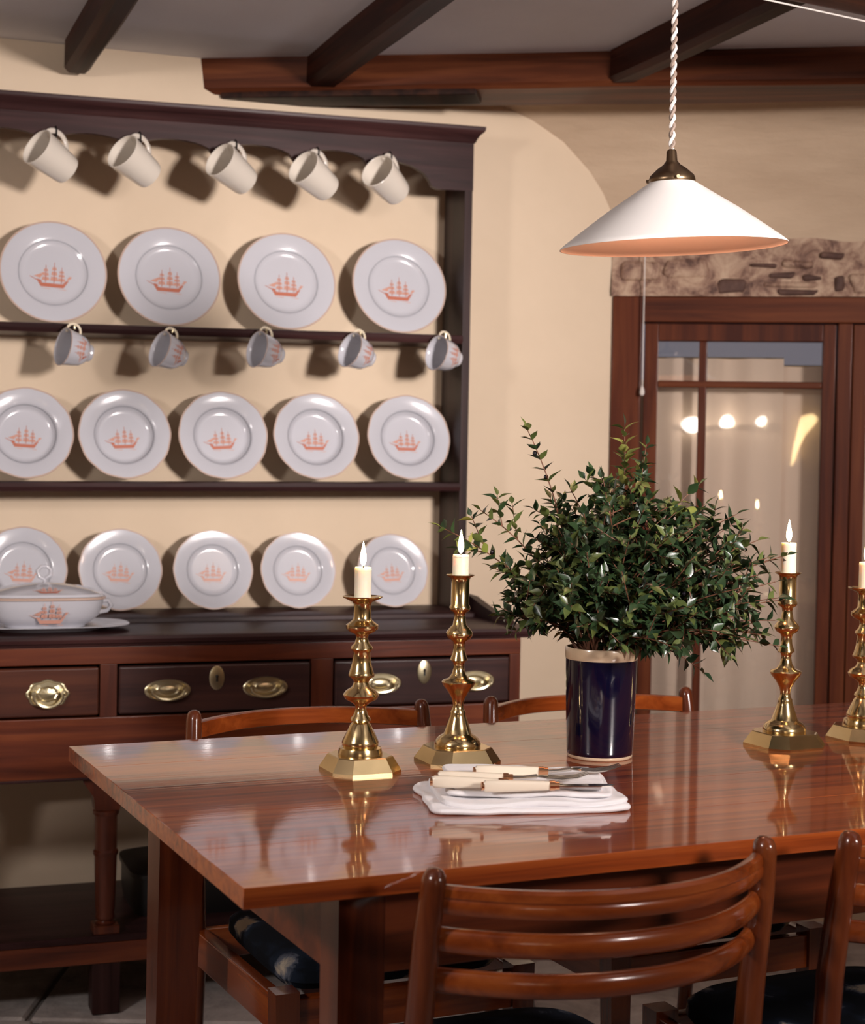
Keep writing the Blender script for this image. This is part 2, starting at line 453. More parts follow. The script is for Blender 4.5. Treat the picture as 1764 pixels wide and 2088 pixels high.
for (x0, x1, z0, z1, dk) in [(0.275, 0.345, 1.660, 1.698, 1), (0.43, 0.535, 1.656, 1.672, 1), (0.41, 0.47, 1.700, 1.713, 1), (0.495, 0.545, 1.692, 1.707, 1), (0.395, 0.53, 1.676, 1.690, 0),
                            (0.572, 0.603, 1.664, 1.712, 1), (0.36, 0.425, 1.728, 1.742, 1), (0.535, 0.60, 1.752, 1.768, 1), (0.02, 0.12, 1.690, 1.745, 0), (0.135, 0.25, 1.700, 1.752, 0), (0.44, 0.52, 1.722, 1.75, 0), (0.62, 0.72, 1.66, 1.71, 0), (0.75, 0.83, 1.68, 1.74, 1)]:
    bb = MB().box(x0, x1, -0.022 if dk else -0.020, 0.004, z0, z1, 0.012, None, 3)
    bb.v = [(x + 0.014 * noise.noise(Vector((x * 30, z * 30, 3))), y + 0.004 * noise.noise(Vector((x * 60, z * 60, 5))), z + 0.010 * noise.noise(Vector((x * 30, z * 30, 9)))) for x, y, z in bb.v]
    bb.obj('stone', M_lintel_dark if dk else M_lintel, lt, True, 70)

ce = MB().box(-2.7, 3.0, -2.6, 5.3, CEIL, CEIL + 0.1).obj('ceiling', M_ceil, None, False)
tag(ce, 'grey white plaster ceiling between the dark joists', 'ceiling', kind='structure')
w = MB().box(-2.7, -2.45, -2.6, 4.2, -0.05, CEIL + 0.02).obj('wall_left', M_room, None, False)
tag(w, 'cream wall on the left of the room', 'wall', kind='structure')
w = MB().box(2.65, 2.9, -2.6, 4.6, -0.05, CEIL + 0.02).obj('wall_right', M_room, None, False)
tag(w, 'cream wall on the right of the room', 'wall', kind='structure')
w = MB().box(-2.7, 3.0, -2.6, -2.35, -0.05, CEIL + 0.02).obj('wall_front', M_room, None, False)
tag(w, 'cream wall behind the viewer', 'wall', kind='structure')

def rough_beam(name, L0, L1, wid, z0, z1, loc, rz, mat, label, taper=0.0, amp=0.006, cham=0.012, seed=0.0):
    """timber along local x from L0 to L1, y 0..wid"""
    n = max(8, int((L1 - L0) / 0.08)); ring = [(0, z1), (0, z0 + cham), (cham, z0), (wid - cham, z0), (wid, z0 + cham), (wid, z1)]
    vs = []; fs = []; k = len(ring)
    for i in range(n + 1):
        x = L0 + (L1 - L0) * i / n
        for j, (y, z) in enumerate(ring):
            q = Vector((x * 2.5 + seed, y * 8, z * 8))
            dz = 0 if j in (0, 5) else amp * noise.noise(q)
            vs.append((x, y + amp * noise.noise(q + Vector((9, 3, 1))), z + dz))
    for i in range(n):
        for j in range(k - 1):
            fs.append((i * k + j, (i + 1) * k + j, (i + 1) * k + j + 1, i * k + j + 1))
        fs.append((i * k + k - 1, (i + 1) * k + k - 1, (i + 1) * k, i * k))
    fs.append(tuple(range(k))); fs.append(tuple(n * k + j for j in range(k)))
    o = MB().add(vs, fs).obj(name, mat, None, True, 35)
    o.location = loc; o.rotation_euler = (0, 0, rz)
    return tag(o, label, 'beam', kind='structure')

BM = Frame(-0.577, 3.951, -8.24)
rough_beam('trim_2', -0.10, 3.1, 0.20, 2.089, CEIL + 0.01, BM.p(0, 0), BM.a, M_beam, 'long reddish wall beam carrying the joists above the dresser end', seed=2.0)
o = MB().box(0.04, 0.669, 0.01, 0.12, 2.078, 2.096, 0.004).obj('trim_3', M_joist)
o.location = BM.p(0, 0); o.rotation_euler = (0, 0, BM.a)
tag(o, 'dark bearing plank under the left end of the wall beam', 'beam', kind='structure')
def joist(name, xl, y_at, wid, y_end, label, seed):
    a = R(20.5); d = Vector((-math.sin(a), math.cos(a), 0))
    p0 = Vector((xl, y_at, 0)); Lend = (y_end - y_at) / d.y
    # local x runs away from the viewer; local y to the left
    loc = p0 + Vector((math.cos(a), math.sin(a), 0)) * wid
    o = rough_beam(name, -2.6, Lend, wid, 2.098, CEIL + 0.01, loc, a + math.pi / 2, M_joist_x, label, amp=0.005, seed=seed)
    return o
M_joist_x = wood('joist_oak_long', (0.012, 0.004, 0.003), (0.030, 0.009, 0.006), (0.065, 0.018, 0.010), 'x', 0.5, 0.0, 0.4)
joist('trim_4', -0.657, 3.2, 0.062, 3.80, 'dark ceiling joist at the left ending on the cream wall', 1.0)
joist('trim_5', -0.045, 3.173, 0.072, 3.92, 'dark ceiling joist in the middle running into the wall beam', 5.0)
joist('trim_6', 0.644, 3.14, 0.066, 3.80, 'dark ceiling joist behind the lamp cord running into the wall beam', 8.0)
a31 = R(31)
lb = Vector((0.584, 2.88, 0))
o = rough_beam('trim_7', -2.6, 2.2, 0.155, 2.03, 2.105, lb + Vector((math.sin(a31), -math.cos(a31), 0)) * 0.155, a31, M_beam, 'red brown cross beam under the joists at the top right corner', seed=11.0)
o = MB().tube([lb + Vector((math.cos(a31), math.sin(a31), 0)) * t + Vector((0, 0, 2.028)) for t in (-1.2, -0.6, 0.0, 0.5, 1.0, 1.8)], 0.0016, 6).obj('cable', M_cord)
tag(o, 'thin white cable clipped along the edge of the red brown cross beam', 'cable')

# ------------------------------------------------------------------ window
wi = thing('window_1', 'mahogany glazed doors with small panes above tall panes', 'window', WN.p(0, 0), WN.a, kind='structure')
MB().box(0.0, 0.079, -0.012, 0.08, WZ0, WZ1, 0.004).obj('frame_jamb', M_win, wi)
MB().box(WOPEN - 0.079, WOPEN, -0.012, 0.08, WZ0, WZ1, 0.004).obj('frame_jamb', M_win, wi)
MB().box(0.079, WOPEN - 0.079, -0.008, 0.08, 1.584, WZ1, 0.004).obj('frame_head', M_winx, wi)
MB().box(0.0, WOPEN, -0.03, 0.08, WZ0 - 0.03, WZ0, 0.004).obj('sill', M_winx, wi)
MB().box(0.590, 0.628, 0.0, 0.08, WZ0, 1.584, 0.004).obj('mullion', M_win, wi)
def casement(x0, x1, barx):
    sl, sr, rt_, rb = 0.037, 0.033, 0.046, 0.10
    b = MB(); z0, z1 = WZ0 + 0.004, 1.582
    b.box(x0, x0 + sl, 0.012, 0.052, z0, z1, 0.003); b.box(x1 - sr, x1, 0.012, 0.052, z0, z1, 0.003)
    b.box(x0 + sl, x1 - sr, 0.014, 0.050, z1 - rt_, z1, 0.003); b.box(x0 + sl, x1 - sr, 0.014, 0.050, z0, z0 + rb, 0.003)
    c = b.obj('casement', M_win, wi)
    gx0, gx1, gz0, gz1 = x0 + sl, x1 - sr, z0 + rb, z1 - rt_
    bz = 1.421
    MB().box(gx0, gx1, 0.018, 0.046, bz - 0.009, bz + 0.009, 0.004).obj('glazing_bar', M_winx, c)
    MB().box(barx - 0.011, barx + 0.011, 0.0185, 0.0455, gz0, gz1, 0.004).obj('glazing_bar', M_win, c)
    for xa, xb in ((gx0, barx - 0.011), (barx + 0.011, gx1)):
        for za, zb in ((gz0, bz - 0.009), (bz + 0.009, gz1)):
            MB().box(xa - 0.003, xb + 0.003, 0.032, 0.036, za - 0.003, zb + 0.003).obj('pane', M_glass, c, False)
    return c
casement(0.086, 0.587, 0.242)
casement(0.631, 1.185, 0.985)

def backdrop(x0, x1, z0, z1, y, label, amp, seed):  # wavy sheets added to stand for the room mirrored in the glass
    nx, nz = 90, 6; vs = []; fs = []
    for side in (0, 1):
        for i in range(nx + 1):
            for k in range(nz + 1):
                x = x0 + (x1 - x0) * i / nx; z = z0 + (z1 - z0) * k / nz
                yy_ = y + amp * (math.sin(x * 62 + seed) * 0.6 + math.sin(x * 23 + seed * 2) * 0.7 + 0.6 * noise.noise(Vector((x * 14, z * 2, seed))))
                vs.append((x, yy_ + 0.0015 * side, z))
    n2 = (nx + 1) * (nz + 1)
    for s_ in (0, 1):
        for i in range(nx):
            for k in range(nz):
                a = s_ * n2 + i * (nz + 1) + k; fs.append((a, a + nz + 1, a + nz + 2, a + 1))
    t = thing('reflection_backdrop', label, 'backdrop', WN.p(0, 0), WN.a)
    MB().add(vs, fs).obj('backdrop_sheet', M_backdrop, t, True, 80)
    MB().tube([(x0, y, z1 + 0.001), (x1, y, z1 + 0.001)], 0.002, 8).obj('backdrop_wire', M_brass_old, t)
backdrop(0.10, 0.46, WZ0 + 0.02, 1.497, 0.120, 'added cream room-reflection curtain hanging behind the left half of the nearest glazed door', 0.008, 0.4)
backdrop(0.44, 0.60, WZ0 + 0.02, 1.478, 0.135, 'added cream room-reflection curtain with lower top edge behind the right of the nearest glazed door', 0.007, 2.1)
backdrop(0.60, 1.20, WZ0 + 0.02, 1.485, 0.150, 'added cream room-reflection curtain behind the glazed door at the right edge', 0.012, 3.3)
# reveal outside the glass
b = MB(); b.box(0.0, WOPEN, 0.30, 0.34, WZ0 - 0.05, 1.47)
gw = b.obj('wall_garden', M_room, None, False); gw.location = WN.p(0, 0.45); gw.rotation_euler = (0, 0, WN.a)
tag(gw, 'garden wall beyond the glazed doors', 'wall', kind='structure')

pc = thing('pull_cord', 'thin cream pull cord with a small acorn hanging before the left door jamb', 'cord', WN.p(0.083, -0.035), WN.a)
MB().tube([(0, 0, 1.79), (0, 0, 1.60), (0.0005, 0, 1.40)], 0.0016, 6).obj('cord', M_cord, pc)
MB().tube([(0, 0.05, 1.788), (0, 0.02, 1.79), (0, 0, 1.79)], 0.002, 6).obj('hook', M_iron, pc)
MB().lathe([(0, 1.385), (0.005, 1.388), (0.0065, 1.396), (0.005, 1.405), (0.002, 1.412), (0, 1.413)], 12).obj('acorn', M_cord, pc)

# wall lamps on the wall behind the viewer, mirrored in the door glass
wl = thing('wall_lamp', 'brass wall lamp with three globe bulbs, mirrored as white dots in the door glass', 'lamp', (WLX, -2.345, WLZ), 0)
MB().box(-0.34, 0.34, -0.004, 0.012, -0.02, 0.02, 0.004).obj('bar', M_brass_old, wl)
for k, (dx, dz, r_) in enumerate(((-0.245, -0.012, 0.058), (0.0, 0.006, 0.050), (0.218, 0.0, 0.030))):
    MB().tube([(dx, 0.010, 0), (dx, 0.040, 0.0), (dx, 0.052, dz + 0.012)], 0.006, 8).obj('arm', M_brass_old, wl)
    MB().sphere(Vector((dx, 0.065, dz + 0.03)), r_, 16, 10).obj('globe_bulb', M_globe, wl)
wt = thing('wall_torch', 'tilted glowing glass torch lamp, mirrored as a yellow streak in the door glass', 'lamp', (0.57, -2.345, 1.40), 0)
MB().tube([(-0.055, 0.05, -0.20), (-0.02, 0.06, -0.06), (0.02, 0.07, 0.06), (0.045, 0.07, 0.13), (0.062, 0.07, 0.150)], [0.004, 0.018, 0.032, 0.036, 0.022], 16).obj('glass_shade', M_torch, wt)
MB().tube([(-0.02, -0.004, -0.16), (-0.03, 0.03, -0.17), (-0.052, 0.05, -0.19)], 0.006, 8).box(-0.05, 0.01, -0.004, 0.008, -0.20, -0.12, 0.003).obj('bracket', M_brass_old, wt)

# ------------------------------------------------------------------ dresser
def rz_(z0, x, k=0.0152): return z0 + k * x          # the old rack has sunk a little to the left
def sheared(mb, k=0.0152):
    mb.v = [(x, y, z + k * x) for x, y, z in mb.v]; return mb
dr = thing('dresser', 'tall dark oak dresser with open plate rack, three drawers and potboard', 'dresser', DR.p(0, 0), DR.a)
XL, XR = -0.520, 0.933
b = MB(); b.box(XL, XL + 0.025, 0.012, 0.45, 0.505, 0.795, 0.002); b.box(XR - 0.025, XR, 0.012, 0.45, 0.505, 0.795, 0.002)
b.box(XL + 0.025, XR - 0.025, 0.43, 0.45, 0.51, 0.794); b.box(XL + 0.025, XR - 0.025, 0.03, 0.43, 0.62, 0.632)
b.obj('carcass', M_red_z, dr)
MB().box(XL, XR, 0.0, 0.024, 0.757, 0.795, 0.002).obj('top_rail', M_red_x, dr)
MB().box(XL, XR, 0.0, 0.024, 0.510, 0.644, 0.003).obj('apron', M_red_x, dr)
MB().box(XL, XR, -0.004, 0.0, 0.510, 0.516, 0.0015).obj('apron_bead', M_oak_x, dr)
for x0, x1 in ((XL, -0.487), (-0.037, -0.001), (0.428, 0.479), (0.906, XR)):
    MB().box(x0, x1, 0.001, 0.024, 0.644, 0.757, 0.001).obj('stile', M_red_z, dr)

# moulded worktop
prof = [(-0.022, 0.812), (-0.020, 0.8185), (-0.012, 0.8205), (0.45, 0.8205), (0.45, 0.797), (0.0, 0.796), (-0.008, 0.796), (-0.010, 0.802), (-0.019, 0.804)]
MB().prism(prof, XL - 0.02, XR + 0.022, 'yz').obj('worktop', M_oak_x, dr, True, 30)
MB().prism([(0.235, 0.8206), (0.237, 0.829), (0.245, 0.8325), (0.448, 0.8325), (0.448, 0.8206)], XL, 0.93, 'yz').obj('rack_plinth', M_oak_x, dr, True, 30)
# shaped end piece at the right of the worktop
MB().prism([(0.03, 0.8206), (0.045, 0.832), (0.07, 0.838), (0.12, 0.841), (0.20, 0.853), (0.28, 0.868), (0.448, 0.872), (0.448, 0.8206)], 0.912, 0.932, 'yz').obj('end_bracket', M_oak_z, dr, True, 30)

def handle_oval(parent, cx, cz, rx, rz, mat, style=0):
    """oval plate with swinging bail, in the plane y = 0 of the drawer front"""
    n = 36; b = MB()
    rings = [(1.0, -0.0005), (1.0, -0.002), (0.95, -0.0036), (0.88, -0.0036), (0.82, -0.0015), (0.56, -0.0015), (0.46, -0.0042), (0.40, -0.0030), (0.2, -0.0052), (0.0, -0.0056)]
    vs = []; rows = []
    for k, y in rings:
        if k == 0: rows.append([len(vs)]); vs.append((cx, y, cz)); continue
        row = []
        for i in range(n):
            a = 2 * math.pi * i / n; w_ = 1 + (0.05 * math.cos(8 * a) if style else 0)
            row.append(len(vs)); vs.append((cx + rx * k * w_ * math.cos(a), y, cz + rz * k * w_ * math.sin(a)))
        rows.append(row)
    fs = []
    for A_, B_ in zip(rows, rows[1:]):
        for i in range(n):
            j = (i + 1) % n
            fs.append((A_[i], A_[j], B_[0]) if len(B_) == 1 else (A_[i], A_[j], B_[j], B_[i]))
    b.add(vs, fs)
    for sx in (-1, 1):
        b.tube([(cx + sx * rx * 0.66, -0.002, cz + rz * 0.12), (cx + sx * rx * 0.68, -0.019, cz + rz * 0.12)], 0.0050, 10)
    b.obj('handle_plate', mat, parent)
    pts = []
    for i in range(17):
        a = math.pi + math.pi * i / 16
        pts.append((cx + rx * 0.70 * math.cos(a), -0.018 + 0.004 * math.sin(-a), cz + rz * 0.12 + (rz * (0.86 if not style else 1.0)) * math.sin(a)))
    MB().tube(pts, [0.0030 + 0.0012 * math.sin(math.pi * i / 16) for i in range(17)], 8).obj('bail_handle', mat, parent)

def keyplate(parent, cx, cz):
    b = MB(); n = 28; vs = []
    for k, y in ((1.0, -0.0005), (1.0, -0.002), (0.85, -0.0032)):
        for i in range(n):
            a = 2 * math.pi * i / n
            vs.append((cx + 0.0165 * k * math.cos(a), y, cz + 0.0265 * k * math.sin(a)))
    fs = [(r * n + i, r * n + (i + 1) % n, (r + 1) * n + (i + 1) % n, (r + 1) * n + i) for r in range(2) for i in range(n)]
    fs.append(tuple(2 * n + i for i in range(n)))
    b.add(vs, fs).obj('keyplate', M_brass_old, parent)
    MB().box(cx - 0.002, cx + 0.002, -0.0042, -0.0030, cz - 0.008, cz + 0.003).sphere(Vector((cx, -0.0036, cz + 0.004)), 0.0034, 8, 6).obj('keyhole', M_black, parent)

def drawer(x0, x1, mat, style, hx):
    z0, z1 = 0.647, 0.754
    b = MB(); b.box(x0 + 0.003, x1 - 0.003, -0.006, 0.02, z0 + 0.002, z1 - 0.002, 0.005, None, 3)
    b.box(x0 + 0.018, x1 - 0.018, 0.02, 0.41, z0 + 0.008, z1 - 0.02)
    d = b.obj('drawer', mat, dr)
    off = bpy.data.objects.new
    for h_ in hx:
        p = []
        tmp = len(COL.objects)
        handle_oval(d, h_, 0.698, 0.050 if not style else 0.044, 0.024 if not style else 0.030, M_brass_old, style)
    keyplate(d, (x0 + x1) / 2, 0.722)
    for ch in d.children: ch.location = (0, -0.006, 0)
    return d
drawer(-0.487, -0.037, M_drawer_red, 1, (-0.378, -0.147))
drawer(-0.001, 0.428, M_drawer, 0, (0.106, 0.322))
drawer(0.479, 0.906, M_drawer, 0, (0.588, 0.815))

# turned legs, potboard and feet
legp = [(0.0, 0.190), (0.020, 0.190), (0.022, 0.193), (0.018, 0.195), (0.016, 0.198), (0.019, 0.200), (0.021, 0.206), (0.019, 0.214), (0.021, 0.225), (0.0235, 0.30), (0.024, 0.338),
        (0.027, 0.342), (0.027, 0.348), (0.0235, 0.352), (0.0245, 0.40), (0.024, 0.425), (0.028, 0.430), (0.028, 0.437), (0.022, 0.441), (0.0, 0.441)]
for lx in (-0.492, -0.016, 0.455, 0.903):
    b = MB(); b.lathe(legp, 24, Matrix.Translation((lx, 0.035, 0)))
    b.prism([(lx - 0.026, 0.440), (lx - 0.030, 0.470), (lx - 0.050, 0.500), (lx - 0.055, 0.510), (lx + 0.055, 0.510), (lx + 0.050, 0.500), (lx + 0.030, 0.470), (lx + 0.026, 0.440)], 0.012, 0.058)
    b.box(lx - 0.028, lx + 0.028, 0.006, 0.062, 0.172, 0.191, 0.003)
    b.obj('leg', M_red_z, dr)
    MB().box(lx - 0.030, lx + 0.030, 0.004, 0.064, 0.0, 0.114, 0.003).obj('foot', M_oak_z, dr)
    pass
MB().box(XL, XR, 0.0, 0.448, 0.157, 0.173, 0.003).obj('potboard', M_oak_x, dr)
MB().box(XL, XR, 0.001, 0.024, 0.112, 0.157, 0.002).obj('potboard_rail', M_red_x, dr)

# plate rack
RY = 0.30
for x0, x1 in ((XL + 0.02, XL + 0.041), (0.885, 0.906)):
    b = MB().box(x0, x1, RY, 0.446, 0.8326, 1.985 + 0.0152 * x0, 0.002); b.obj('rack_upright', M_oak_z, dr)
cz = 1.976   # cornice underside at x = 0
cp = [(0.0, 0.0), (-0.004, 0.004), (-0.006, 0.010), (-0.012, 0.020), (-0.021, 0.028), (-0.023, 0.033), (-0.023, 0.040), (0.14, 0.040), (0.14, 0.0)]
vs = []
prof = [(RY + y, cz + z) for y, z in cp]
b = MB()
xa, xb = XL - 0.004, 0.9065
vs = []
for j, (y, z) in enumerate(prof):
    ov = max(0.0, RY - y) if y < 0.43 else (0.023 if z > cz + 0.02 else 0.0)
    vs.append((xa - ov, y, z))
for j, (y, z) in enumerate(prof):
    ov = max(0.0, RY - y) if y < 0.43 else (0.023 if z > cz + 0.02 else 0.0)
    vs.append((xb + ov, y, z))
n_ = len(prof)
fs = [(i, (i + 1) % n_, n_ + (i + 1) % n_, n_ + i) for i in range(n_)] + [tuple(range(n_ - 1, -1, -1)), tuple(range(n_, 2 * n_))]
sheared(b.add(vs, fs)).obj('cornice', M_oak_x, dr, True, 30)
# scalloped frieze
pts = [(XL, cz + 0.004), (XL, 1.873)]
cus = [-0.466, -0.325, -0.127, 0.062, 0.258, 0.452, 0.637]
low = 1.9005; peak = 1.9375
pts += [(-0.479, 1.873), (-0.468, 1.886), (-0.466, 1.900)]
for a_, c_ in zip(cus, cus[1:]):
    for i in range(1, 13):
        t = i / 12
        hgt = math.sqrt(max(0, 1 - (2 * t - 1) ** 2)) ** 0.9
        pts.append((a_ + (c_ - a_) * t, low + (peak - low) * hgt))
for t in (0.12, 0.3, 0.5, 0.7, 0.9):
    pts.append((0.637 + 0.155 * t, low + (0.912 - 0.887) * math.sin(math.pi * min(1, t * 1.05)) ** 0.7 - 0.012 * t))
pts += [(0.790, 1.880), (0.797, 1.866), (0.812, 1.860), (0.885, 1.860), (0.906, 1.860), (0.906, cz + 0.004)]
b = MB()
vs = []; fs = []
# strip triangulation between the scalloped edge and the cornice keeps faces clean
edge = [p for p in pts if p[1] < cz]
for (x, z) in edge:
    for y in (RY, RY + 0.016):
        vs.append((x, y, z)); vs.append((x, y, cz + 0.004))
for i in range(len(edge) - 1):
    a_ = i * 4; c_ = a_ + 4
    fs += [(a_, c_, c_ + 1, a_ + 1), (a_ + 2, a_ + 3, c_ + 3, c_ + 2), (a_, a_ + 2, c_ + 2, c_)]
fs += [(0, 1, 3, 2), (len(edge) * 4 - 4, len(edge) * 4 - 2, len(edge) * 4 - 1, len(edge) * 4 - 3)]
fz = sheared(b.add(vs, fs)); fz.v = [(x, y - 0.0015, z) for x, y, z in fz.v]
fz.obj('scalloped_frieze', M_oak_x, dr, True, 30)
SH1, SH2 = 1.503, 1.1405
for zt, th in ((SH1, 0.021), (SH2, 0.021)):
    b = MB(); pr = [(RY - 0.004, zt - th + 0.004), (RY - 0.006, zt - th * 0.5), (RY - 0.004, zt - 0.002), (RY, zt), (0.446, zt), (0.446, zt - th), (RY, zt - th)]
    k = 0.0150 if zt > 1.3 else 0.0110
    sheared(b.prism(pr, XL + 0.041, 0.885, 'yz'), k).obj('shelf', M_oak_x, dr, True, 30)
SK1, SK2 = 0.0150, 0.0110
# cup hooks
mug_x = [-0.125, 0.062, 0.286, 0.484, 0.663]
cup_x = [-0.063, 0.154, 0.383, 0.609, 0.826]
mug_pos = [(-0.125, 0.244, 1.865), (0.062, 0.244, 1.869), (0.286, 0.244, 1.869), (0.484, 0.244, 1.868), (0.663, 0.244, 1.872)]
cup_pos = [(-0.063, 0.262, 1.440), (0.154, 0.262, 1.440), (0.383, 0.262, 1.452), (0.609, 0.262, 1.456), (0.831, 0.262, 1.461)]

def frame_from(axis, uph):
    z = Vector(axis).normalized(); u = Vector(uph); x = (u - z * u.dot(z)).normalized(); y = z.cross(x)
    return Matrix((x, y, z)).transposed()          # columns: handle dir, side, axis(base->mouth)
def hollow(outer, wall):
    """outer profile (r,z) bottom->mouth; returns closed cup profile"""
    inn = [(max(r - wall, 0.0005), z + (wall if i == 0 else 0)) for i, (r, z) in enumerate(outer) if z > outer[0][1] - 1 and r > 0.2 * outer[-1][0]]
    inn = [p for p in inn]
    return outer + [(outer[-1][0] - wall * 0.5, outer[-1][1] + wall * 0.4)] + inn[::-1] + [(0, inn[0][1])]
SHIP = []
def ship_polys():
    """little three master in unit coordinates (width about 1), list of convex polygons"""
    P = []
    P.append([(-0.46, -0.20), (-0.36, -0.36), (0.34, -0.36), (0.44, -0.20), (0.30, -0.235), (-0.30, -0.235)])
    P.append([(0.30, -0.22), (0.44, -0.20), (0.50, -0.10), (0.40, -0.14)]); P.append([(-0.46, -0.20), (-0.33, -0.22), (-0.36, -0.14), (-0.48, -0.12)])
    P.append([(-0.44, -0.19), (-0.70, -0.06), (-0.70, -0.04), (-0.46, -0.15)])
    for i, (mx, h) in enumerate(((-0.22, 0.36), (0.04, 0.46), (0.27, 0.32))):
        P.append([(mx - 0.012, -0.22), (mx + 0.012, -0.22), (mx + 0.008, h), (mx - 0.008, h)])
        z = -0.14
        for k in range(3):
            w0 = 0.125 * (1 - 0.2 * k); w1 = w0 * 0.82; hh = (h + 0.05) * 0.30 * (1 - 0.12 * k)
            P.append([(mx - w0 * 0.95, z), (mx - 0.018, z - 0.012), (mx - 0.018, z + hh * 0.86), (mx - w1 * 0.9, z + hh * 0.86)]); P.append([(mx + 0.018, z - 0.012), (mx + w0 * 0.95, z), (mx + w1 * 0.9, z + hh * 0.86), (mx + 0.018, z + hh * 0.86)])
            z += hh + 0.03
    P.append([(-0.60, -0.04), (-0.38, -0.08), (-0.27, 0.12)]); P.append([(0.40, -0.14), (0.50, 0.04), (0.60, 0.03), (0.52, -0.06)])
    for x0 in (-0.4, 0.1): P.append([(x0, -0.40), (x0 + 0.35, -0.41), (x0 + 0.3, -0.43)])
    return P
SHIP = ship_polys()
def decal(parent, mapf, w, mat, name='ship_print', sub=1):
    b = MB()
    for poly in SHIP:
        vs = [mapf(u * w, v * w) for u, v in poly]
        b.add(vs, [tuple(range(len(vs)))])
    o = b.obj(name, mat, parent, False)
    o.data.materials.append(M_ship_pale)
    for i, pg in enumerate(o.data.polygons): pg.material_index = 0 if i < 4 or (len(SHIP[i]) == 4 and SHIP[i][1][0] - SHIP[i][0][0] < 0.03 and SHIP[i][0][1] == -0.22) else 1
    return o

mug_out = [(0, 0), (0.030, 0), (0.0335, 0.002), (0.0355, 0.010), (0.039, 0.045), (0.0425, 0.080), (0.044, 0.094)]
def build_mug():
    t = thing('mug', '', 'mug')
    MB().lathe(hollow(mug_out, 0.003), 36).obj('body', M_cream, t)
    pts = []
    for i in range(13):
        a = math.pi * i / 12
        pts.append((0.038 + 0.028 * math.sin(a), 0, 0.052 + 0.031 * math.cos(a)))
    MB().tube(pts, 0.0042, 10, None, [(1.5, 0.8)] * 13, (0, 1, 0)).obj('handle', M_cream, t)
    return t
cup_out = [(0, 0.0), (0.018, 0.0), (0.020, 0.004), (0.019, 0.008), (0.027, 0.014), (0.035, 0.026), (0.0385, 0.042), (0.041, 0.058), (0.044, 0.068)]
def prof_r(prof, z):
    for (r0, z0), (r1, z1) in zip(prof, prof[1:]):
        if z0 <= z <= z1 and z1 > z0: return r0 + (r1 - r0) * (z - z0) / (z1 - z0)
    return prof[-1][0]
def build_cup():
    t = thing('teacup', '', 'cup')
    MB().lathe(hollow(cup_out, 0.0025), 36).obj('body', M_china, t)
    pts = []
    for i in range(13):
        a = math.pi * i / 12
        pts.append((0.036 + 0.023 * math.sin(a) ** 0.7, 0, 0.046 + 0.017 * math.cos(a)))
    MB().tube(pts, 0.0024, 8, None, [(1.2, 0.9)] * 13, (0, 1, 0)).obj('handle', M_gilt, t)
    MB().lathe([(0.0442, 0.0675), (0.0446, 0.0685), (0.0438, 0.0692), (0.043, 0.0688)], 36).obj('rim_line', M_edge, t)
    def mp(u, v):
        z = 0.038 + v; r = prof_r(cup_out, z) + 0.0006; a = R(-100) + u / 0.037
        return (r * math.cos(a), r * math.sin(a), z)
    decal(t, mp, 0.048, M_ship)
    return t
def hang(t, pos, axis, uph, hook_off):
    mt = frame_from(axis, uph).to_4x4()
    t.matrix_world = Matrix.Translation(DR.p(*pos)) @ Matrix.Rotation(DR.a, 4, 'Z') @ mt @ Matrix.Translation((0, 0, -hook_off))
mug0 = build_mug()
MUGL = ['leftmost white mug hanging from the scalloped dresser frieze', 'second white mug from the left on the dresser frieze',
        'middle white mug of the five hanging from the frieze', 'fourth white mug from the left on the dresser frieze',
        'rightmost white mug under the frieze, nearest the dresser upright']
for i, p in enumerate(mug_pos):
    t = mug0 if i == 0 else copy_tree(mug0)
    t['label'] = MUGL[i]; t['group'] = 'white mugs hanging from the dresser frieze'
    jit = random.uniform(-0.05, 0.05)
    ax = (-0.72 + (0.06 if i == 4 else 0) + jit, -0.46 - (0.05 if i == 4 else 0), 0.42)
    hang(t, p, ax, (0.50, 0.42, 0.75), 0.052)
    # hook at the top of the handle loop, driven into the frieze
    A_ = frame_from(ax, (0.50, 0.42, 0.75))
    hp = Vector(p) + A_ @ Vector((0.0605, 0, 0.052 + 0.008 - 0.052))
    MB().tube([(hp.x, RY + 0.004, hp.z + 0.016), (hp.x, hp.y + 0.006, hp.z + 0.016), (hp.x, hp.y - 0.006, hp.z + 0.008), (hp.x, hp.y - 0.007, hp.z - 0.002),
               (hp.x, hp.y + 0.001, hp.z - 0.0075), (hp.x, hp.y + 0.010, hp.z - 0.004)], 0.0020, 8).obj('cup_hook', M_iron, dr)
cup0 = build_cup()
CUPL = ['leftmost ship-printed teacup hanging under the upper shelf', 'second ship-printed teacup from the left under the upper shelf',
        'middle ship-printed teacup of the five under the upper shelf', 'fourth ship-printed teacup from the left under the upper shelf',
        'rightmost ship-printed teacup hanging beside the dresser upright']
for i, p in enumerate(cup_pos):
    t = cup0 if i == 0 else copy_tree(cup0)
    t['label'] = CUPL[i]; t['group'] = 'teacups hanging under the upper shelf'
    ax = (-0.90 + random.uniform(-0.04, 0.04), -0.28 + random.uniform(-0.06, 0.04), 0.10 + (0.20 if i in (1, 3) else 0.08))
    uph = (0.14, 0.22, 0.95)
    hang(t, p, ax, uph, 0.036)
    A_ = frame_from(ax, uph)
    hp = Vector(p) + A_ @ Vector((0.0565, 0, 0.046 - 0.036))
    zs = SH1 - 0.011 + SK1 * p[0]
    MB().tube([(hp.x, RY + 0.002, zs), (hp.x, hp.y + 0.004, zs), (hp.x, hp.y - 0.006, zs - 0.003), (hp.x, hp.y - 0.006, hp.z - 0.003),
               (hp.x, hp.y + 0.001, hp.z - 0.0065), (hp.x, hp.y + 0.008, hp.z - 0.004)], 0.0016, 8).obj('cup_hook', M_brass_old, dr)

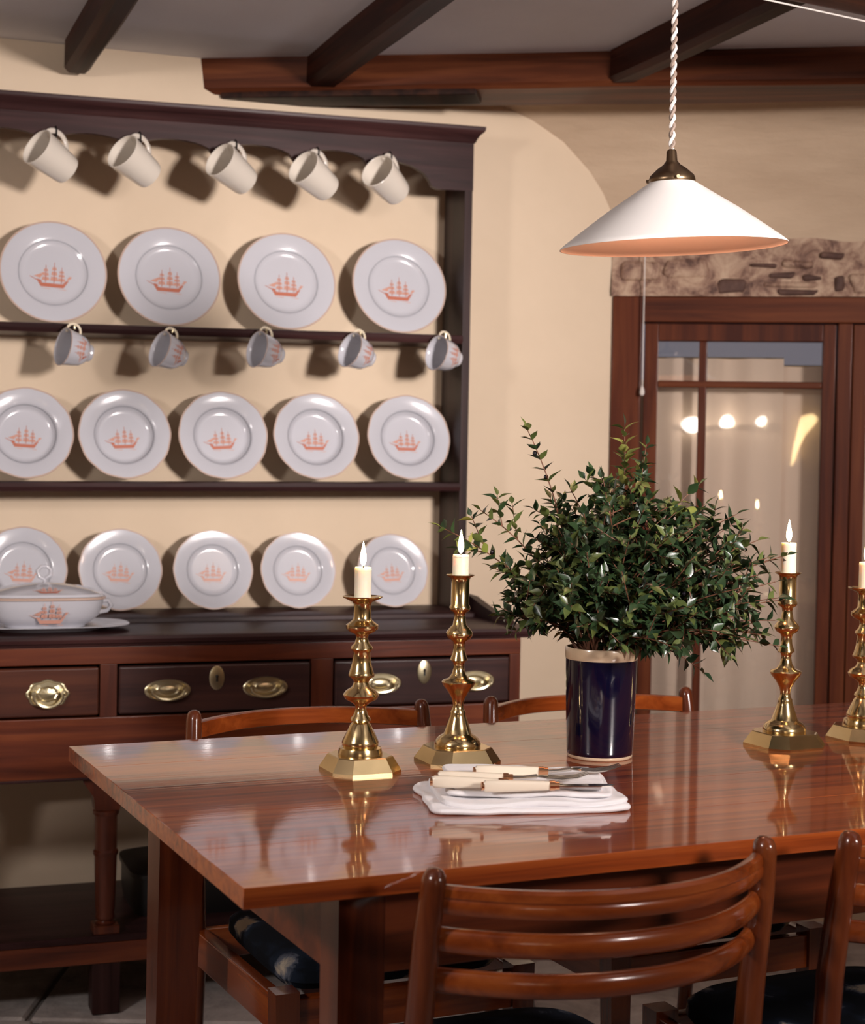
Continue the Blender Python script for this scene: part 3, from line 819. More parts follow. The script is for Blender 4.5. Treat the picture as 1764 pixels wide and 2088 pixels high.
# plates: local z is the plate axis (towards the viewer)
def build_plate(rad, deep, lobes, ship_w, mat_ship):
    t = thing('plate', '', 'plate')
    d = deep
    front = [(0, 0.004), (0.50 * rad, 0.004), (0.52 * rad, 0.0041), (0.56 * rad, 0.0045 + 0.06 * d), (0.60 * rad, 0.0055 + 0.2 * d), (0.655 * rad, 0.0075 + 0.85 * d), (0.70 * rad, 0.0085 + d), (0.97 * rad, 0.0135 + d), (rad, 0.0135 + d)]
    back = [(rad, 0.0120 + d), (0.96 * rad, 0.0105 + d), (0.70 * rad, 0.0055 + d), (0.62 * rad, 0.002), (0.54 * rad, 0.0), (0, 0.0)]
    md = (lambda a, r: 1 + (0.014 * abs(math.cos(lobes * a / 2)) - 0.007 if r > 0.8 * rad else 0)) if lobes else None
    MB().lathe(front + back, 64, None, md).obj('body', M_china, t, True, 50)
    MB().lathe([(0.972 * rad, 0.0139 + d), (1.003 * rad, 0.0140 + d), (1.004 * rad, 0.0122 + d)], 64, None, md).obj('edge_line', M_edge, t, True, 50)
    MB().lathe([(0.632 * rad, 0.0072 + 0.62 * d), (0.650 * rad, 0.0082 + 0.85 * d)], 64).obj('well_line', M_grey_line, t, True, 50)
    decal(t, lambda u, v: (u, v - 0.06 * rad, 0.0046), ship_w, mat_ship)
    return t
def stand_plate(t, x, zb, rad, tilt, spin, yb):
    """stands on its rim at (x, yb, zb), leaning back by tilt"""
    ctr = Vector((x, yb + rad * math.sin(tilt), zb + rad * math.cos(tilt) + 0.0015))
    # plate axis points to the viewer: local z -> -y, local y -> z
    base = Matrix.Rotation(DR.a, 4, 'Z') @ Matrix.Rotation(-tilt, 4, 'X') @ Matrix.Rotation(R(90), 4, 'X') @ Matrix.Rotation(spin, 4, 'Z')
    t.matrix_world = Matrix.Translation(DR.p(*ctr)) @ base
ORD4 = ['leftmost large dinner plate', 'second large dinner plate from the left', 'third large dinner plate from the left', 'rightmost large dinner plate']
proto = build_plate(0.1225, 0.004, 0, 0.074, M_ship)
for i, x in enumerate((-0.102, 0.168, 0.455, 0.744)):
    t = proto if i == 0 else copy_tree(proto)
    tag(t, ORD4[i] + ' on the upper shelf, with red ship', 'plate', 'dinner plates on the upper shelf')
    stand_plate(t, x, SH1 + SK1 * x, 0.1225, R(13), R(random.uniform(-4, 3)), 0.365)
ORD5 = ['leftmost', 'second from the left', 'middle', 'fourth from the left', 'rightmost']
proto = build_plate(0.108, 0.014, 12, 0.064, M_ship)
for i, (x, r_) in enumerate(((-0.162, 0.108), (0.065, 0.108), (0.300, 0.108), (0.532, 0.107), (0.771, 0.107))):
    t = proto if i == 0 else copy_tree(proto)
    tag(t, 'deep soup plate with red ship, ' + ORD5[i] + ' on the lower shelf', 'plate', 'soup plates on the lower shelf')
    stand_plate(t, x, SH2 + SK2 * x, 0.108, R(14), R(random.uniform(-4, 4)), 0.362)
proto = build_plate(0.0935, 0.004, 12, 0.056, M_ship_pale)
for i, (x, r_) in enumerate(((-0.164, 0.100), (0.060, 0.098), (0.282, 0.0965), (0.494, 0.0945), (0.738, 0.0925))):
    t = proto if i == 0 else copy_tree(proto)
    tag(t, ['small plate behind the covered dish on the dresser top, mostly hidden', 'small ship plate just right of the covered dish on the dresser top',
            'small ship plate in the middle of the dresser top row', 'small ship plate left of the tallest flame on the dresser top', 'small ship plate at the right end of the dresser top, behind a candle'][i],
        'plate', 'small plates on the dresser top')
    k = r_ / 0.0935
    stand_plate(t, x, 0.8325, r_, R(14), R(random.uniform(-4, 4)), 0.365)
    t.scale = (k, k, k)

# covered dish on a platter
pl = thing('platter', 'white oblong platter under the covered dish on the dresser top', 'platter', DR.p(-0.140, 0.120, 0.8206), DR.a)
MB().loft([(0.0, 0.110, 0.070, 2.8), (0.003, 0.118, 0.076, 2.8), (0.006, 0.135, 0.085, 2.8), (0.013, 0.180, 0.108, 2.8), (0.0145, 0.180, 0.108, 2.8), (0.0095, 0.138, 0.086, 2.8), (0.0075, 0.12, 0.078, 2.8)], 56).obj('body', M_china, pl, True, 50)
tu = thing('covered_dish', 'white covered vegetable dish with red ship print on the dresser top', 'dish', DR.p(-0.142, 0.120, 0.8206 + 0.0085), DR.a)
MB().loft([(0.0, 0.085, 0.052, 3.2), (0.006, 0.088, 0.055, 3.2), (0.010, 0.098, 0.062, 3.2), (0.026, 0.114, 0.076, 3.6), (0.048, 0.122, 0.081, 3.6), (0.060, 0.124, 0.083, 3.6), (0.062, 0.128, 0.087, 3.6), (0.066, 0.128, 0.087, 3.6), (0.067, 0.115, 0.075, 3.6)], 64).obj('body', M_china, tu, True, 40)
for sx in (-1, 1):
    MB().tube([(sx * 0.117, 0, 0.052), (sx * 0.137, 0, 0.054), (sx * 0.144, 0, 0.043), (sx * 0.135, 0, 0.032), (sx * 0.112, 0, 0.028)], 0.005, 8).obj('handle', M_china, tu)
MB().loft([(0.0600, 0.1245, 0.0837, 3.6), (0.0622, 0.1289, 0.0879, 3.6), (0.0660, 0.1289, 0.0879, 3.6), (0.0672, 0.127, 0.086, 3.6)], 64, None, False).obj('rim_band', M_edge, tu)
lid = MB().loft([(0.0675, 0.125, 0.084, 3.6), (0.073, 0.123, 0.082, 3.6), (0.080, 0.106, 0.068, 3.2), (0.088, 0.074, 0.046, 2.6), (0.093, 0.040, 0.026, 2.2), (0.095, 0.018, 0.014, 2.0)], 64).obj('lid', M_china, tu, True, 40)
MB().tube([(0.0, 0, 0.093), (0.0, 0, 0.101), (-0.012, 0, 0.107), (-0.016, 0, 0.119), (-0.008, 0, 0.129), (0.004, 0, 0.130), (0.013, 0, 0.122), (0.013, 0, 0.110), (0.002, 0, 0.104)], 0.0042, 10).obj('knob', M_china, lid)
decal(tu, lambda u, v: (u + 0.005, -0.0775 - 0.30 * (v + 0.012) - 0.002, 0.034 + v), 0.062, M_ship_pale)
decal(lid, lambda u, v: (u * 1.1 + 0.002, -0.0680 + 0.5 * v - 0.0035, 0.0835 + v * 0.35), 0.045, M_ship)

# dark box on the potboard
bx = thing('coal_box', 'black lidded box standing on the dresser potboard in the shade', 'box', DR.p(0.235, 0.235, 0.173), DR.a)
MB().loft([(0.0, 0.17, 0.13, 6), (0.03, 0.175, 0.135, 6), (0.085, 0.175, 0.135, 6)], 48).obj('body', M_black, bx)
MB().loft([(0.085, 0.180, 0.140, 6), (0.095, 0.180, 0.140, 6), (0.102, 0.160, 0.120, 5)], 48).obj('lid', M_black, bx)
MB().tube([(-0.11, -0.134, 0.060), (-0.11, -0.150, 0.057), (-0.11, -0.150, 0.035), (-0.11, -0.134, 0.033)], 0.003, 8).obj('handle', M_silver, bx)

# ------------------------------------------------------------------ table
TD, TL = 0.8865, 2.05
tb = thing('dining_table', 'long polished red mahogany dining table with plank top', 'table', TB.p(0, 0), TB.a)
nb = 5
for i in range(nb):
    y0, y1 = TD * i / nb, TD * (i + 1) / nb
    o = MB().box(0, TL, y0 + 0.0001, y1 - 0.0001, TOP - 0.023, TOP, 0.0006, None, 1).obj('tabletop_board', M_table, tb)
def tleg(x, y, sx, sy, w_=0.070, tw=0.048):
    b = MB(); vs = []
    for z, ww2 in ((0.0, tw), (0.60, w_), (TOP - 0.0235, w_)):
        x0, x1 = (x, x + ww2) if sx > 0 else (x - ww2, x); y0, y1 = (y, y + ww2) if sy > 0 else (y - ww2, y)
        vs += [(x0, y0, z), (x1, y0, z), (x1, y1, z), (x0, y1, z)]
    fs = [(3, 2, 1, 0), (8, 9, 10, 11)]
    for k in (0, 4):
        for i in range(4): fs.append((k + i, k + (i + 1) % 4, k + 4 + (i + 1) % 4, k + 4 + i))
    b.add(vs, fs).obj('leg', M_tleg, tb, False)
tleg(0.127, 0.050, 1, 1, 0.056, 0.046); tleg(0.113, TD - 0.055, 1, -1); tleg(TL - 0.12, 0.055, -1, 1); tleg(TL - 0.12, TD - 0.055, -1, -1)
AZ0, AZ1 = 0.622, TOP - 0.0235
MB().box(0.180, TL - 0.19, 0.058, 0.084, AZ0, AZ1, 0.002).obj('apron', M_tapron, tb)
MB().box(0.185, TL - 0.19, TD - 0.084, TD - 0.062, AZ0, AZ1, 0.002).obj('apron', M_tapron, tb)
MB().prism([(0.130, 0.104), (0.152, 0.104), (0.137, TD - 0.122), (0.115, TD - 0.122)], AZ0, AZ1, 'xy').obj('apron', M_tapron, tb)
MB().box(TL - 0.150, TL - 0.128, 0.125, TD - 0.125, AZ0, AZ1, 0.002).obj('apron', M_tapron, tb)

# ------------------------------------------------------------------ chairs (local: +y is the front, origin under the back posts)
def build_chair():
    t = thing('dining_chair', '', 'chair')
    for sx in (-1, 1):
        pts = [(sx * 0.210, -0.070, 0.0), (sx * 0.209, -0.045, 0.20), (sx * 0.210, -0.030, 0.36), (sx * 0.212, -0.032, 0.46), (sx * 0.2135, -0.045, 0.60), (sx * 0.2125, -0.062, 0.71), (sx * 0.2095, -0.070, 0.760),
               (sx * 0.209, -0.071, 0.768), (sx * 0.209, -0.072, 0.7735), (sx * 0.209, -0.0725, 0.776)]
        rr = [0.0115, 0.013, 0.0150, 0.0155, 0.0150, 0.0140, 0.0130, 0.0118, 0.0085, 0.003]
        MB().tube(pts, rr, 14, None, [(1.0, 1.22)] * len(pts), (0, 1, 0)).obj('back_post', M_teak_z, t)
        pl_ = [(sx * 0.186, 0.36, 0.0), (sx * 0.190, 0.358, 0.20), (sx * 0.192, 0.355, 0.43)]
        b = MB(); vs = []
        for (x, y, z), h_ in zip(pl_, (0.013, 0.016, 0.0185)):
            vs += [(x - h_, y - h_, z), (x + h_, y - h_, z), (x + h_, y + h_, z), (x - h_, y + h_, z)]
        fs = [(3, 2, 1, 0), (8, 9, 10, 11)] + [(k + i, k + (i + 1) % 4, k + 4 + (i + 1) % 4, k + 4 + i) for k in (0, 4) for i in range(4)]
        b.add(vs, fs).obj('front_leg', M_teak_z, t, False)
        q = Matrix.Translation((sx * 0.200, 0.162, 0)) @ Matrix.Rotation(sx * 0.04, 4, 'Z') @ Matrix.Rotation(0.0, 4, 'Z')
        MB().box(-0.011, 0.011, -0.182, 0.178, 0.362, 0.418, 0.003, q).obj('side_rail', M_teak_y, t)
        MB().box(-0.008, 0.008, -0.185, 0.182, 0.17, 0.192, 0.003, q).obj('stretcher', M_teak_y, t)
    MB().box(-0.176, 0.176, 0.345, 0.367, 0.362, 0.418, 0.003).obj('front_rail', M_teak_x, t)
    MB().box(-0.198, 0.198, -0.040, -0.020, 0.366, 0.416, 0.003).obj('rear_rail', M_teak_x, t)
    for si, (z, yp) in enumerate(((0.743, -0.066), (0.698, -0.059), (0.653, -0.050))):
        n = 20; pts = []; rr = []
        for i in range(n + 1):
            u = -1 + 2 * i / n
            pts.append((u * 0.203, yp - 0.088 * (1 - abs(u) ** 2.2), z)); rr.append(0.010)
        b = MB()
        # rounded slat with a shallow groove on its outer face
        sec = [(-0.006, 0.014), (-0.001, 0.0165), (0.004, 0.0165), (0.008, 0.013), (0.009, 0.004), (0.0075, 0.0015), (0.009, -0.001), (0.009, -0.010), (0.006, -0.0155), (0.0, -0.0165), (-0.006, -0.014)]
        if si: sec = [(0.0015 + 0.0090 * math.cos(q_), 0.0140 * math.sin(q_)) for q_ in [2 * math.pi * k_ / 16 for k_ in range(16)]]
        else: sec = [(a_, b_ * 0.92) for a_, b_ in sec]
        vs = []
        for i, p in enumerate(pts):
            a_ = Vector(pts[max(i - 1, 0)]); c_ = Vector(pts[min(i + 1, n)]); tg = (c_ - a_).normalized(); nr = Vector((tg.y, -tg.x, 0))
            for du, dz in sec: vs.append(Vector(p) + nr * du + Vector((0, 0, dz)))
        k = len(sec)
        fs = [(i * k + j, i * k + (j + 1) % k, (i + 1) * k + (j + 1) % k, (i + 1) * k + j) for i in range(n) for j in range(k)]
        fs += [tuple(range(k)), tuple(n * k + j for j in range(k))]
        b.add(vs, fs).obj('back_slat', M_teak_x, t, True, 35)
    st = MB().loft([(0.418, 0.172, 0.163, 8), (0.430, 0.182, 0.175, 7), (0.448, 0.183, 0.176, 6), (0.460, 0.172, 0.165, 5), (0.466, 0.13, 0.125, 3)], 48, Matrix.Translation((0, 0.172, 0))).obj('seat', M_floral, t)
    return t
M_teak_y = wood('chair_teak_deep', (0.095, 0.016, 0.003), (0.21, 0.040, 0.007), (0.31, 0.072, 0.013), 'y', 0.22, 0.5, 0.06)
ch0 = build_chair()
chairs = [(0.390, -0.015, 0, 'teak chair nearest the viewer with three curved back slats'),
          (0.921, -0.028, 0, 'teak chair on the near side cut off by the right edge'),
          (0.446, 0.945, 180, 'teak chair at the far side pushed under the left end of the table'),
          (1.001, 0.940, 180, 'teak chair at the far side partly hidden behind the blue vase')]
for i, (x, y, rot, lab) in enumerate(chairs):
    t = ch0 if i == 0 else copy_tree(ch0)
    tag(t, lab, 'chair', 'dining chairs around the table')
    t.location = TB.p(x, y, 0); t.rotation_euler = (0, 0, TB.a + R(rot))

# ------------------------------------------------------------------ candlesticks and candles
def hv(lst, base, ppm):
    h0 = (base - lst[0][0]) / ppm; H = max((base - y) / ppm for y, hw in lst)
    return [(hw / ppm, 0.0236 + ((base - y) / ppm - h0) * (H - 0.0236) / (H - h0)) for y, hw in lst]
pA = [(1560, 46), (1556, 46), (1545, 43), (1542, 36), (1539, 37), (1536, 38), (1530, 37), (1512, 29), (1494, 21), (1489, 16), (1485, 21), (1480, 20), (1474, 15), (1462, 11.5), (1453, 12), (1446, 19), (1438, 33), (1429, 37), (1420, 31),
      (1412, 19), (1401, 15), (1393, 20), (1389, 26), (1385, 27.5), (1380, 25), (1360, 20), (1336, 17), (1332, 20), (1328, 23), (1324, 22), (1316, 15), (1305, 12), (1297, 14), (1291, 26), (1284, 33), (1276, 33), (1269, 24), (1265, 19.5), (1260, 18), (1232, 17.5), (1226, 20),
      (1221, 30), (1217, 39), (1214, 41), (1213, 40.5), (1216, 33), (1219, 20), (1219, 0)]
pB = [(1543, 47), (1538, 48), (1528, 44), (1521, 37), (1517, 30), (1514, 28), (1500, 24), (1482, 18), (1472, 15.5), (1468, 16), (1463, 12), (1452, 11), (1440, 13.5), (1424, 22), (1411, 32), (1404, 34.5), (1400, 32), (1396, 21), (1386, 14),
      (1369, 10.5), (1360, 12.5), (1356, 18), (1352, 17), (1340, 13), (1322, 11.5), (1315, 14), (1309, 23), (1302, 27), (1296, 27), (1289, 22), (1280, 14), (1262, 11), (1253, 12.5), (1249, 19), (1245, 21.5), (1240, 21), (1236, 18.5), (1190, 18.5), (1182, 19), (1177, 21),
      (1174, 27), (1172, 29), (1171, 28.5), (1173, 22), (1174, 18), (1174, 0)]
prA = [(0, 0.0236)] + hv(pA, 1570, 1404.0)
prB = [(0, 0.0236)] + hv(pB, 1553, 1354.0)
def octo(half, cut, z):
    h, c = half, half - cut
    return [(-c, -h, z), (c, -h, z), (h, -c, z), (h, c, z), (c, h, z), (-c, h, z), (-h, c, z), (-h, -c, z)]
def build_stick(prof, half):
    t = thing('candlestick', '', 'candlestick')
    vs = octo(half, half * 0.42, 0.0) + octo(half, half * 0.42, 0.004) + octo(half * 0.80, half * 0.34, 0.0225) + octo(half * 0.77, half * 0.33, 0.0238)
    fs = [tuple(range(7, -1, -1)), tuple(range(24, 32))] + [(r * 8 + i, r * 8 + (i + 1) % 8, (r + 1) * 8 + (i + 1) % 8, (r + 1) * 8 + i) for r in range(3) for i in range(8)]
    MB().add(vs, fs).obj('base', M_brass, t, True, 20)
    MB().lathe(prof, 48).obj('stem', M_brass, t, True, 50)
    return t
def build_candle(h, r):
    t = thing('candle', '', 'candle')
    MB().lathe([(0, 0), (r, 0), (r, h * 0.9), (r * 1.03, h - 0.004), (r * 0.96, h), (r * 0.6, h - 0.002), (0, h - 0.003)], 24).obj('wax', M_wax, t)
    MB().tube([(0, 0, h - 0.004), (0.0005, 0, h + 0.005), (0.002, 0, h + 0.010)], 0.0010, 6).obj('wick', M_wick, t)
    MB().lathe([(0, h + 0.001), (0.0026, h + 0.004), (0.0043, h + 0.009), (0.0046, h + 0.013), (0.0038, h + 0.020), (0.0022, h + 0.028), (0.0008, h + 0.035), (0, h + 0.038)], 16).obj('flame', M_flame, t)
    return t
sA = build_stick(prA, 0.0525); sB = build_stick(prB, 0.0570)
zA = prA[-1][1]; zB = prB[-1][1]
STK = [('A', TB.p(0.355, 0.560), 'brass candlestick standing left of the folded napkins, with broad drip pan', 0.046, 0.0122),
       ('B', TB.p(0.520, 0.578), 'brass candlestick just behind the napkins, with straight tall socket', 0.032, 0.0122),
       ('B', TB.p(1.085, 0.530), 'brass candlestick right of the vase, its socket among the leaves', 0.050, 0.0122),
       ('A', TB.p(1.252, 0.540), 'brass candlestick cut off by the right edge', 0.046, 0.0122)]
CND = ['lit candle in the candlestick left of the napkins', 'short lit candle in the candlestick behind the napkins', 'lit candle in the candlestick right of the vase', 'lit candle in the candlestick at the right edge']
used = {'A': False, 'B': False}
for (k, p, lab, ch_, cr) in STK:
    base = sA if k == 'A' else sB
    t = copy_tree(base) if used[k] else base; used[k] = True
    tag(t, lab, 'candlestick', 'brass candlesticks on the table')
    t.location = (p.x, p.y, TOP); t.rotation_euler = (0, 0, TB.a + R(random.uniform(-2, 2)))
    c = build_candle(ch_, cr)
    tag(c, CND[STK.index((k, p, lab, ch_, cr))], 'candle', 'lit candles')
    c.location = (p.x, p.y, TOP + (zA if k == 'A' else zB))

# ------------------------------------------------------------------ vase
VP_ = TB.p(0.748, 0.545)
va = thing('vase', 'dark blue glazed crock vase with cream rim holding the foliage', 'vase', (VP_.x, VP_.y, TOP), TB.a)
VH = 0.170
MB().lathe([(0, 0.004), (0.048, 0.004), (0.0505, 0.006), (0.0512, 0.012), (0.0535, 0.08), (0.0550, VH - 0.018)], 56).obj('body', M_blue, va, True, 50)
MB().lathe([(0.0552, VH - 0.018), (0.0562, VH - 0.014), (0.0565, VH - 0.003), (0.0555, VH), (0.0530, VH), (0.0520, VH - 0.004), (0.0505, 0.10), (0.049, 0.02), (0, 0.018)], 56).obj('rim', M_band, va, True, 50)
MB().lathe([(0, 0.0), (0.0485, 0.0), (0.0505, 0.002), (0.0505, 0.0055), (0.048, 0.0056)], 56).obj('foot_ring', M_band, va, True, 50)

# ------------------------------------------------------------------ foliage
def leaf_mesh(name, mat, L_, W_, bend):
    n = 6; vs = []; fs = []
    wd = [0.0, 0.62, 1.0, 0.92, 0.6, 0.24, 0.0]
    for i in range(n + 1):
        t = i / n; x = L_ * t; z = bend * L_ * (t * t) * -1
        w_ = W_ * 0.5 * wd[i]
        if i in (0, n): vs.append((x, 0, z))
        else: vs += [(x, -w_, z + w_ * 0.35), (x, 0, z), (x, w_, z + w_ * 0.35)]
    def ring(i): return [0] if i == 0 else ([len(vs) - 1] if i == n else [1 + (i - 1) * 3 + k for k in range(3)])
    for i in range(n):
        a, b = ring(i), ring(i + 1)
        if len(a) == 1: fs += [(a[0], b[0], b[1]), (a[0], b[1], b[2])]
        elif len(b) == 1: fs += [(a[0], b[0], a[1]), (a[1], b[0], a[2])]
        else: fs += [(a[0], b[0], b[1], a[1]), (a[1], b[1], b[2], a[2])]
    me = bpy.data.meshes.new(name); me.from_pydata(vs, [], fs)
    me.polygons.foreach_set('use_smooth', [True] * len(me.polygons)); me.materials.append(mat); me.update()
    return me
LEAF = {k: [leaf_mesh('leaf', mt, 0.0300, 0.0145, 0.12), leaf_mesh('leaf', mt, 0.0275, 0.0135, 0.25), leaf_mesh('leaf', mt, 0.0240, 0.0122, 0.05)]
        for k, mt in (('d', M_leaf), ('o', M_leaf2), ('y', M_leaf3))}
BERRY = MB().sphere(Vector((0, 0, 0)), 0.0038, 8, 6).mesh('berry', M_berry)
rng = random.Random(21)
mouth = Vector((VP_.x, VP_.y, TOP + VH))
def bez(p0, p1, p2, t): return p0 * (1 - t) ** 2 + p1 * 2 * t * (1 - t) + p2 * t * t
def rnd_unit():
    while True:
        v = Vector((rng.uniform(-1, 1), rng.uniform(-1, 1), rng.uniform(-1, 1)))
        if 0.05 < v.length < 1: return v.normalized()
def sprig(tip, label, group, n_pairs, palette, twigs=4, berries=0, start=0.35, tipscale=1.0):
    t = thing('myrtle_sprig', label, 'sprig', tuple(mouth), 0.0, group)
    root = Vector((rng.uniform(-0.025, 0.025), rng.uniform(-0.025, 0.025), -0.045))
    tip = tip - mouth
    ctrl = Vector((tip.x * 0.30 + root.x, tip.y * 0.30 + root.y, max(tip.z * 0.62, 0.05)))
    N_ = 12; path = [bez(root, ctrl, tip, i / N_) for i in range(N_ + 1)]
    b = MB().tube(path, [0.0020 - 0.0013 * i / N_ for i in range(N_ + 1)], 5)
    def put(p, d, nrm, sc):
        pal = rng.choice(palette); me = rng.choice(LEAF[pal])
        x = d.normalized(); z = (nrm - x * nrm.dot(x))
        if z.length < 1e-3: z = x.orthogonal()
        z.normalize(); y = z.cross(x)
        mm = Matrix((x, y, z)).transposed().to_4x4() @ Matrix.Rotation(rng.uniform(-0.5, 0.5), 4, 'X') @ Matrix.Scale(sc, 4)
        mm.translation = p
        link_mesh('leaf', me, t, mm)
    def leafy(pth, npair, t0, sc0):
        k = len(pth) - 1
        for i in range(npair):
            tt = t0 + (1 - t0) * (i + 0.5) / npair
            f_ = tt * k; i0 = min(int(f_), k - 1); p = pth[i0].lerp(pth[i0 + 1], f_ - i0)
            tg = (pth[i0 + 1] - pth[i0]).normalized()
            side = tg.orthogonal().normalized(); side = Matrix.Rotation(i * math.pi / 2 + rng.uniform(-0.5, 0.5) + 0.3, 3, tg) @ side
            for s_ in (-1, 1):
                d = tg * rng.uniform(0.45, 0.9) + side * s_
                put(p, d, tg + Vector((0, 0, 0.6)) + rnd_unit() * 0.35, sc0 * rng.uniform(0.78, 1.12) * (1.0 - 0.25 * max(0, tt - 0.8) * 5 * 0.4))
        tg = (pth[-1] - pth[-2]).normalized(); put(pth[-1], tg, Vector((0, 0, 1)) + rnd_unit() * 0.5, sc0 * 0.75)
    leafy(path, n_pairs, start, tipscale)
    for k in range(twigs):
        f_ = rng.uniform(0.40, 0.88) * N_; i0 = int(f_); p = path[i0].lerp(path[min(i0 + 1, N_)], f_ - i0)
        tg = (path[min(i0 + 1, N_)] - path[i0 - 1]).normalized()
        d = (tg * 0.8 + rnd_unit() * 0.9).normalized(); ln_ = rng.uniform(0.035, 0.062)
        tw = [p, p + d * ln_ * 0.5 + Vector((0, 0, 0.004)), p + d * ln_ + Vector((0, 0, 0.010))]
        b.tube(tw, [0.0011, 0.0009, 0.0006], 5)
        leafy(tw, 4, 0.18, 0.92 * tipscale)
    b.obj('stem', M_stem, t)
    for k in range(berries):
        f_ = rng.uniform(0.6, 1.0) * (N_ - 1); i0 = int(f_); p = path[i0] + rnd_unit() * 0.010
        link_mesh('berry', BERRY, t, Matrix.Translation(p))
    return t
def at(px, py, dy=0.0):
    """point of the bunch seen around the vase, in metres right of / above its mouth"""
    s = 1 / 1318.0
    return Vector((VP_.x + (px - 1236) * s, VP_.y + dy, TOP + VH + (1318 - py) * s))
D_ = 'dddo'; O_ = 'ddo'; Y_ = 'oy'
solo = [(1074, 872, 0.02, 'tall thin sprig rising alone at the upper left of the bunch', 6, 'doo', 1, 2),
        (1276, 868, 0.02, 'tall pale sprig rising highest before the door jamb', 9, 'oyo', 2, 0),
        (1438, 985, 0.05, 'sprig with yellow leaf tips at the upper right, before the glazing bar', 6, 'dyy', 1, 1),
        (905, 1082, 0.03, 'longest sprig reaching left past the flame behind the napkins', 8, 'doy', 2, 2),
        (985, 1045, 0.01, 'sprig slanting to the left beside the longest left sprig', 6, 'doo', 2, 1),
        (1510, 1062, 0.03, 'sprig with black berries at the upper right edge of the bunch', 6, 'dd', 3, 3),
        (1612, 1125, 0.01, 'sprig reaching right in front of the candle beside the vase', 7, 'ddo', 2, 3),
        (1606, 1215, 0.0, 'drooping sprig across the candlestick right of the vase', 7, 'dd', 3, 3),
        (1592, 1308, -0.02, 'thin low sprig pointing right below the bunch', 6, 'dd', 2, 1),
        (1438, 1362, -0.03, 'lowest sprig hanging down right of the vase rim', 5, 'dd', 2, 1),
        (1010, 1160, 0.0, 'bushy sprig at the left edge of the bunch', 6, 'doo', 3, 0),
        (1040, 1262, -0.03, 'low sprig pointing left beneath the bunch', 6, 'ddo', 3, 0)]
for px, py, dy, lab, npair, pal, tw, be in solo:
    tip = at(px, py, dy); st_ = 0.42
    sprig(tip, lab, None, npair + 5, pal, tw, be, st_)
NS = 84
for i in range(NS):
    # tips spread over a leaning dome
    ga = i * 2.399963; h_ = (i + 0.5) / NS
    el = math.asin(min(1, 1.12 * h_ - 0.12)) if h_ > 0.107 else -0.08
    az = ga
    rr = rng.uniform(0.72, 1.0)
    tip = Vector((VP_.x + 0.064 + 0.236 * math.cos(el) * math.cos(az) * rr, VP_.y + 0.17 * math.cos(el) * math.sin(az) * rr, TOP + VH + 0.045 + 0.225 * math.sin(el) * rr + 0.02 * (1 if math.cos(az) < 0 else -0.4)))
    sprig(tip, 'leafy dark green myrtle sprig in the dense middle of the vase bunch', 'myrtle sprigs in the dense middle of the bunch', 9, D_ if rng.random() < 0.75 else O_, 5, 1 if rng.random() < 0.3 else 0, 0.30)

# ------------------------------------------------------------------ napkins and cutlery
def napkin(cx, cy, z, sx, sy, rot, folds, label, seed):
    """folds: list of (thickness, width factor, depth factor, dx, dy)"""
    t = thing('napkin', label, 'napkin', TB.p(cx, cy, z), TB.a + R(rot), 'folded white napkins')
    zz = 0.0
    for k, (th, fx, fy, dx, dy) in enumerate(folds):
        nx, ny = 44, 30; vs = []; fs = []
        rr = rng.uniform(-0.05, 0.05)
        def curve(u):                      # denser rows towards the folded rim
            return math.copysign(1 - (1 - abs(u)) ** 1.6, u)
        for s_ in (0, 1):
            for i in range(nx + 1):
                for j in range(ny + 1):
                    u = curve(-1 + 2 * i / nx); v = curve(-1 + 2 * j / ny)
                    e = max(abs(u), abs(v)); q = (abs(u) ** 9 + abs(v) ** 9) ** (1 / 9)
                    f_ = e / q if q > 1e-6 else 1.0
                    du = min((1 - abs(u)) * sx * fx / 2, (1 - abs(v)) * sy * fy / 2)
                    half = th / 2 * math.sqrt(max(0.0, 1 - max(0.0, 1 - du / (th * 0.55)) ** 2))
                    x = u * f_ * sx * fx / 2 + dx + 0.006 * noise.noise(Vector((v * 2, seed, k)))
                    y = v * f_ * sy * fy / 2 + dy + 0.006 * noise.noise(Vector((u * 2, seed + 5, k)))
                    x, y = x - rr * y, y + rr * x
                    wob = 0.0045 * noise.noise(Vector((x * 14, y * 26, seed + k * 0.6))) + 0.0020 * noise.noise(Vector((x * 30, y * 60, seed + k)))
                    wob = max(wob, -0.0005 if k == 0 else -0.004)
                    vs.append((x, y, zz + th / 2 + (half if s_ else -half) + (wob if s_ or k else wob * 0.4)))
        n2 = (nx + 1) * (ny + 1); st_ = ny + 1
        for i in range(nx):
            for j in range(ny):
                a_ = i * st_ + j; fs.append((a_, a_ + 1, a_ + st_ + 1, a_ + st_)); fs.append((n2 + a_, n2 + a_ + st_, n2 + a_ + st_ + 1, n2 + a_ + 1))
        for i in range(nx):
            for j in (0, ny):
                a_ = i * st_ + j; fs.append((a_, a_ + st_, n2 + a_ + st_, n2 + a_))
        for j in range(ny):
            for i in (0, nx):
                a_ = i * st_ + j; fs.append((a_, a_ + 1, n2 + a_ + 1, n2 + a_))
        MB().add(vs, fs).obj('fold', M_linen, t, True, 75)
        zz += th * 0.93
    return zz
h1 = napkin(0.482, 0.298, TOP + 0.0002, 0.268, 0.185, -14, [(0.0075, 1.0, 1.0, 0, 0), (0.0075, 0.93, 0.94, 0.008, 0.004)], 'lower folded white napkin lying on the table before the candlesticks', 1.0)
h2 = napkin(0.500, 0.318, TOP + h1 + 0.0012, 0.222, 0.168, -22, [(0.0065, 1.0, 1.0, 0, 0), (0.0060, 0.95, 0.9, -0.004, 0.004)], 'upper folded white napkin under the ivory handled cutlery', 7.0)
CZ = TOP + h1 + h2 + 0.0075

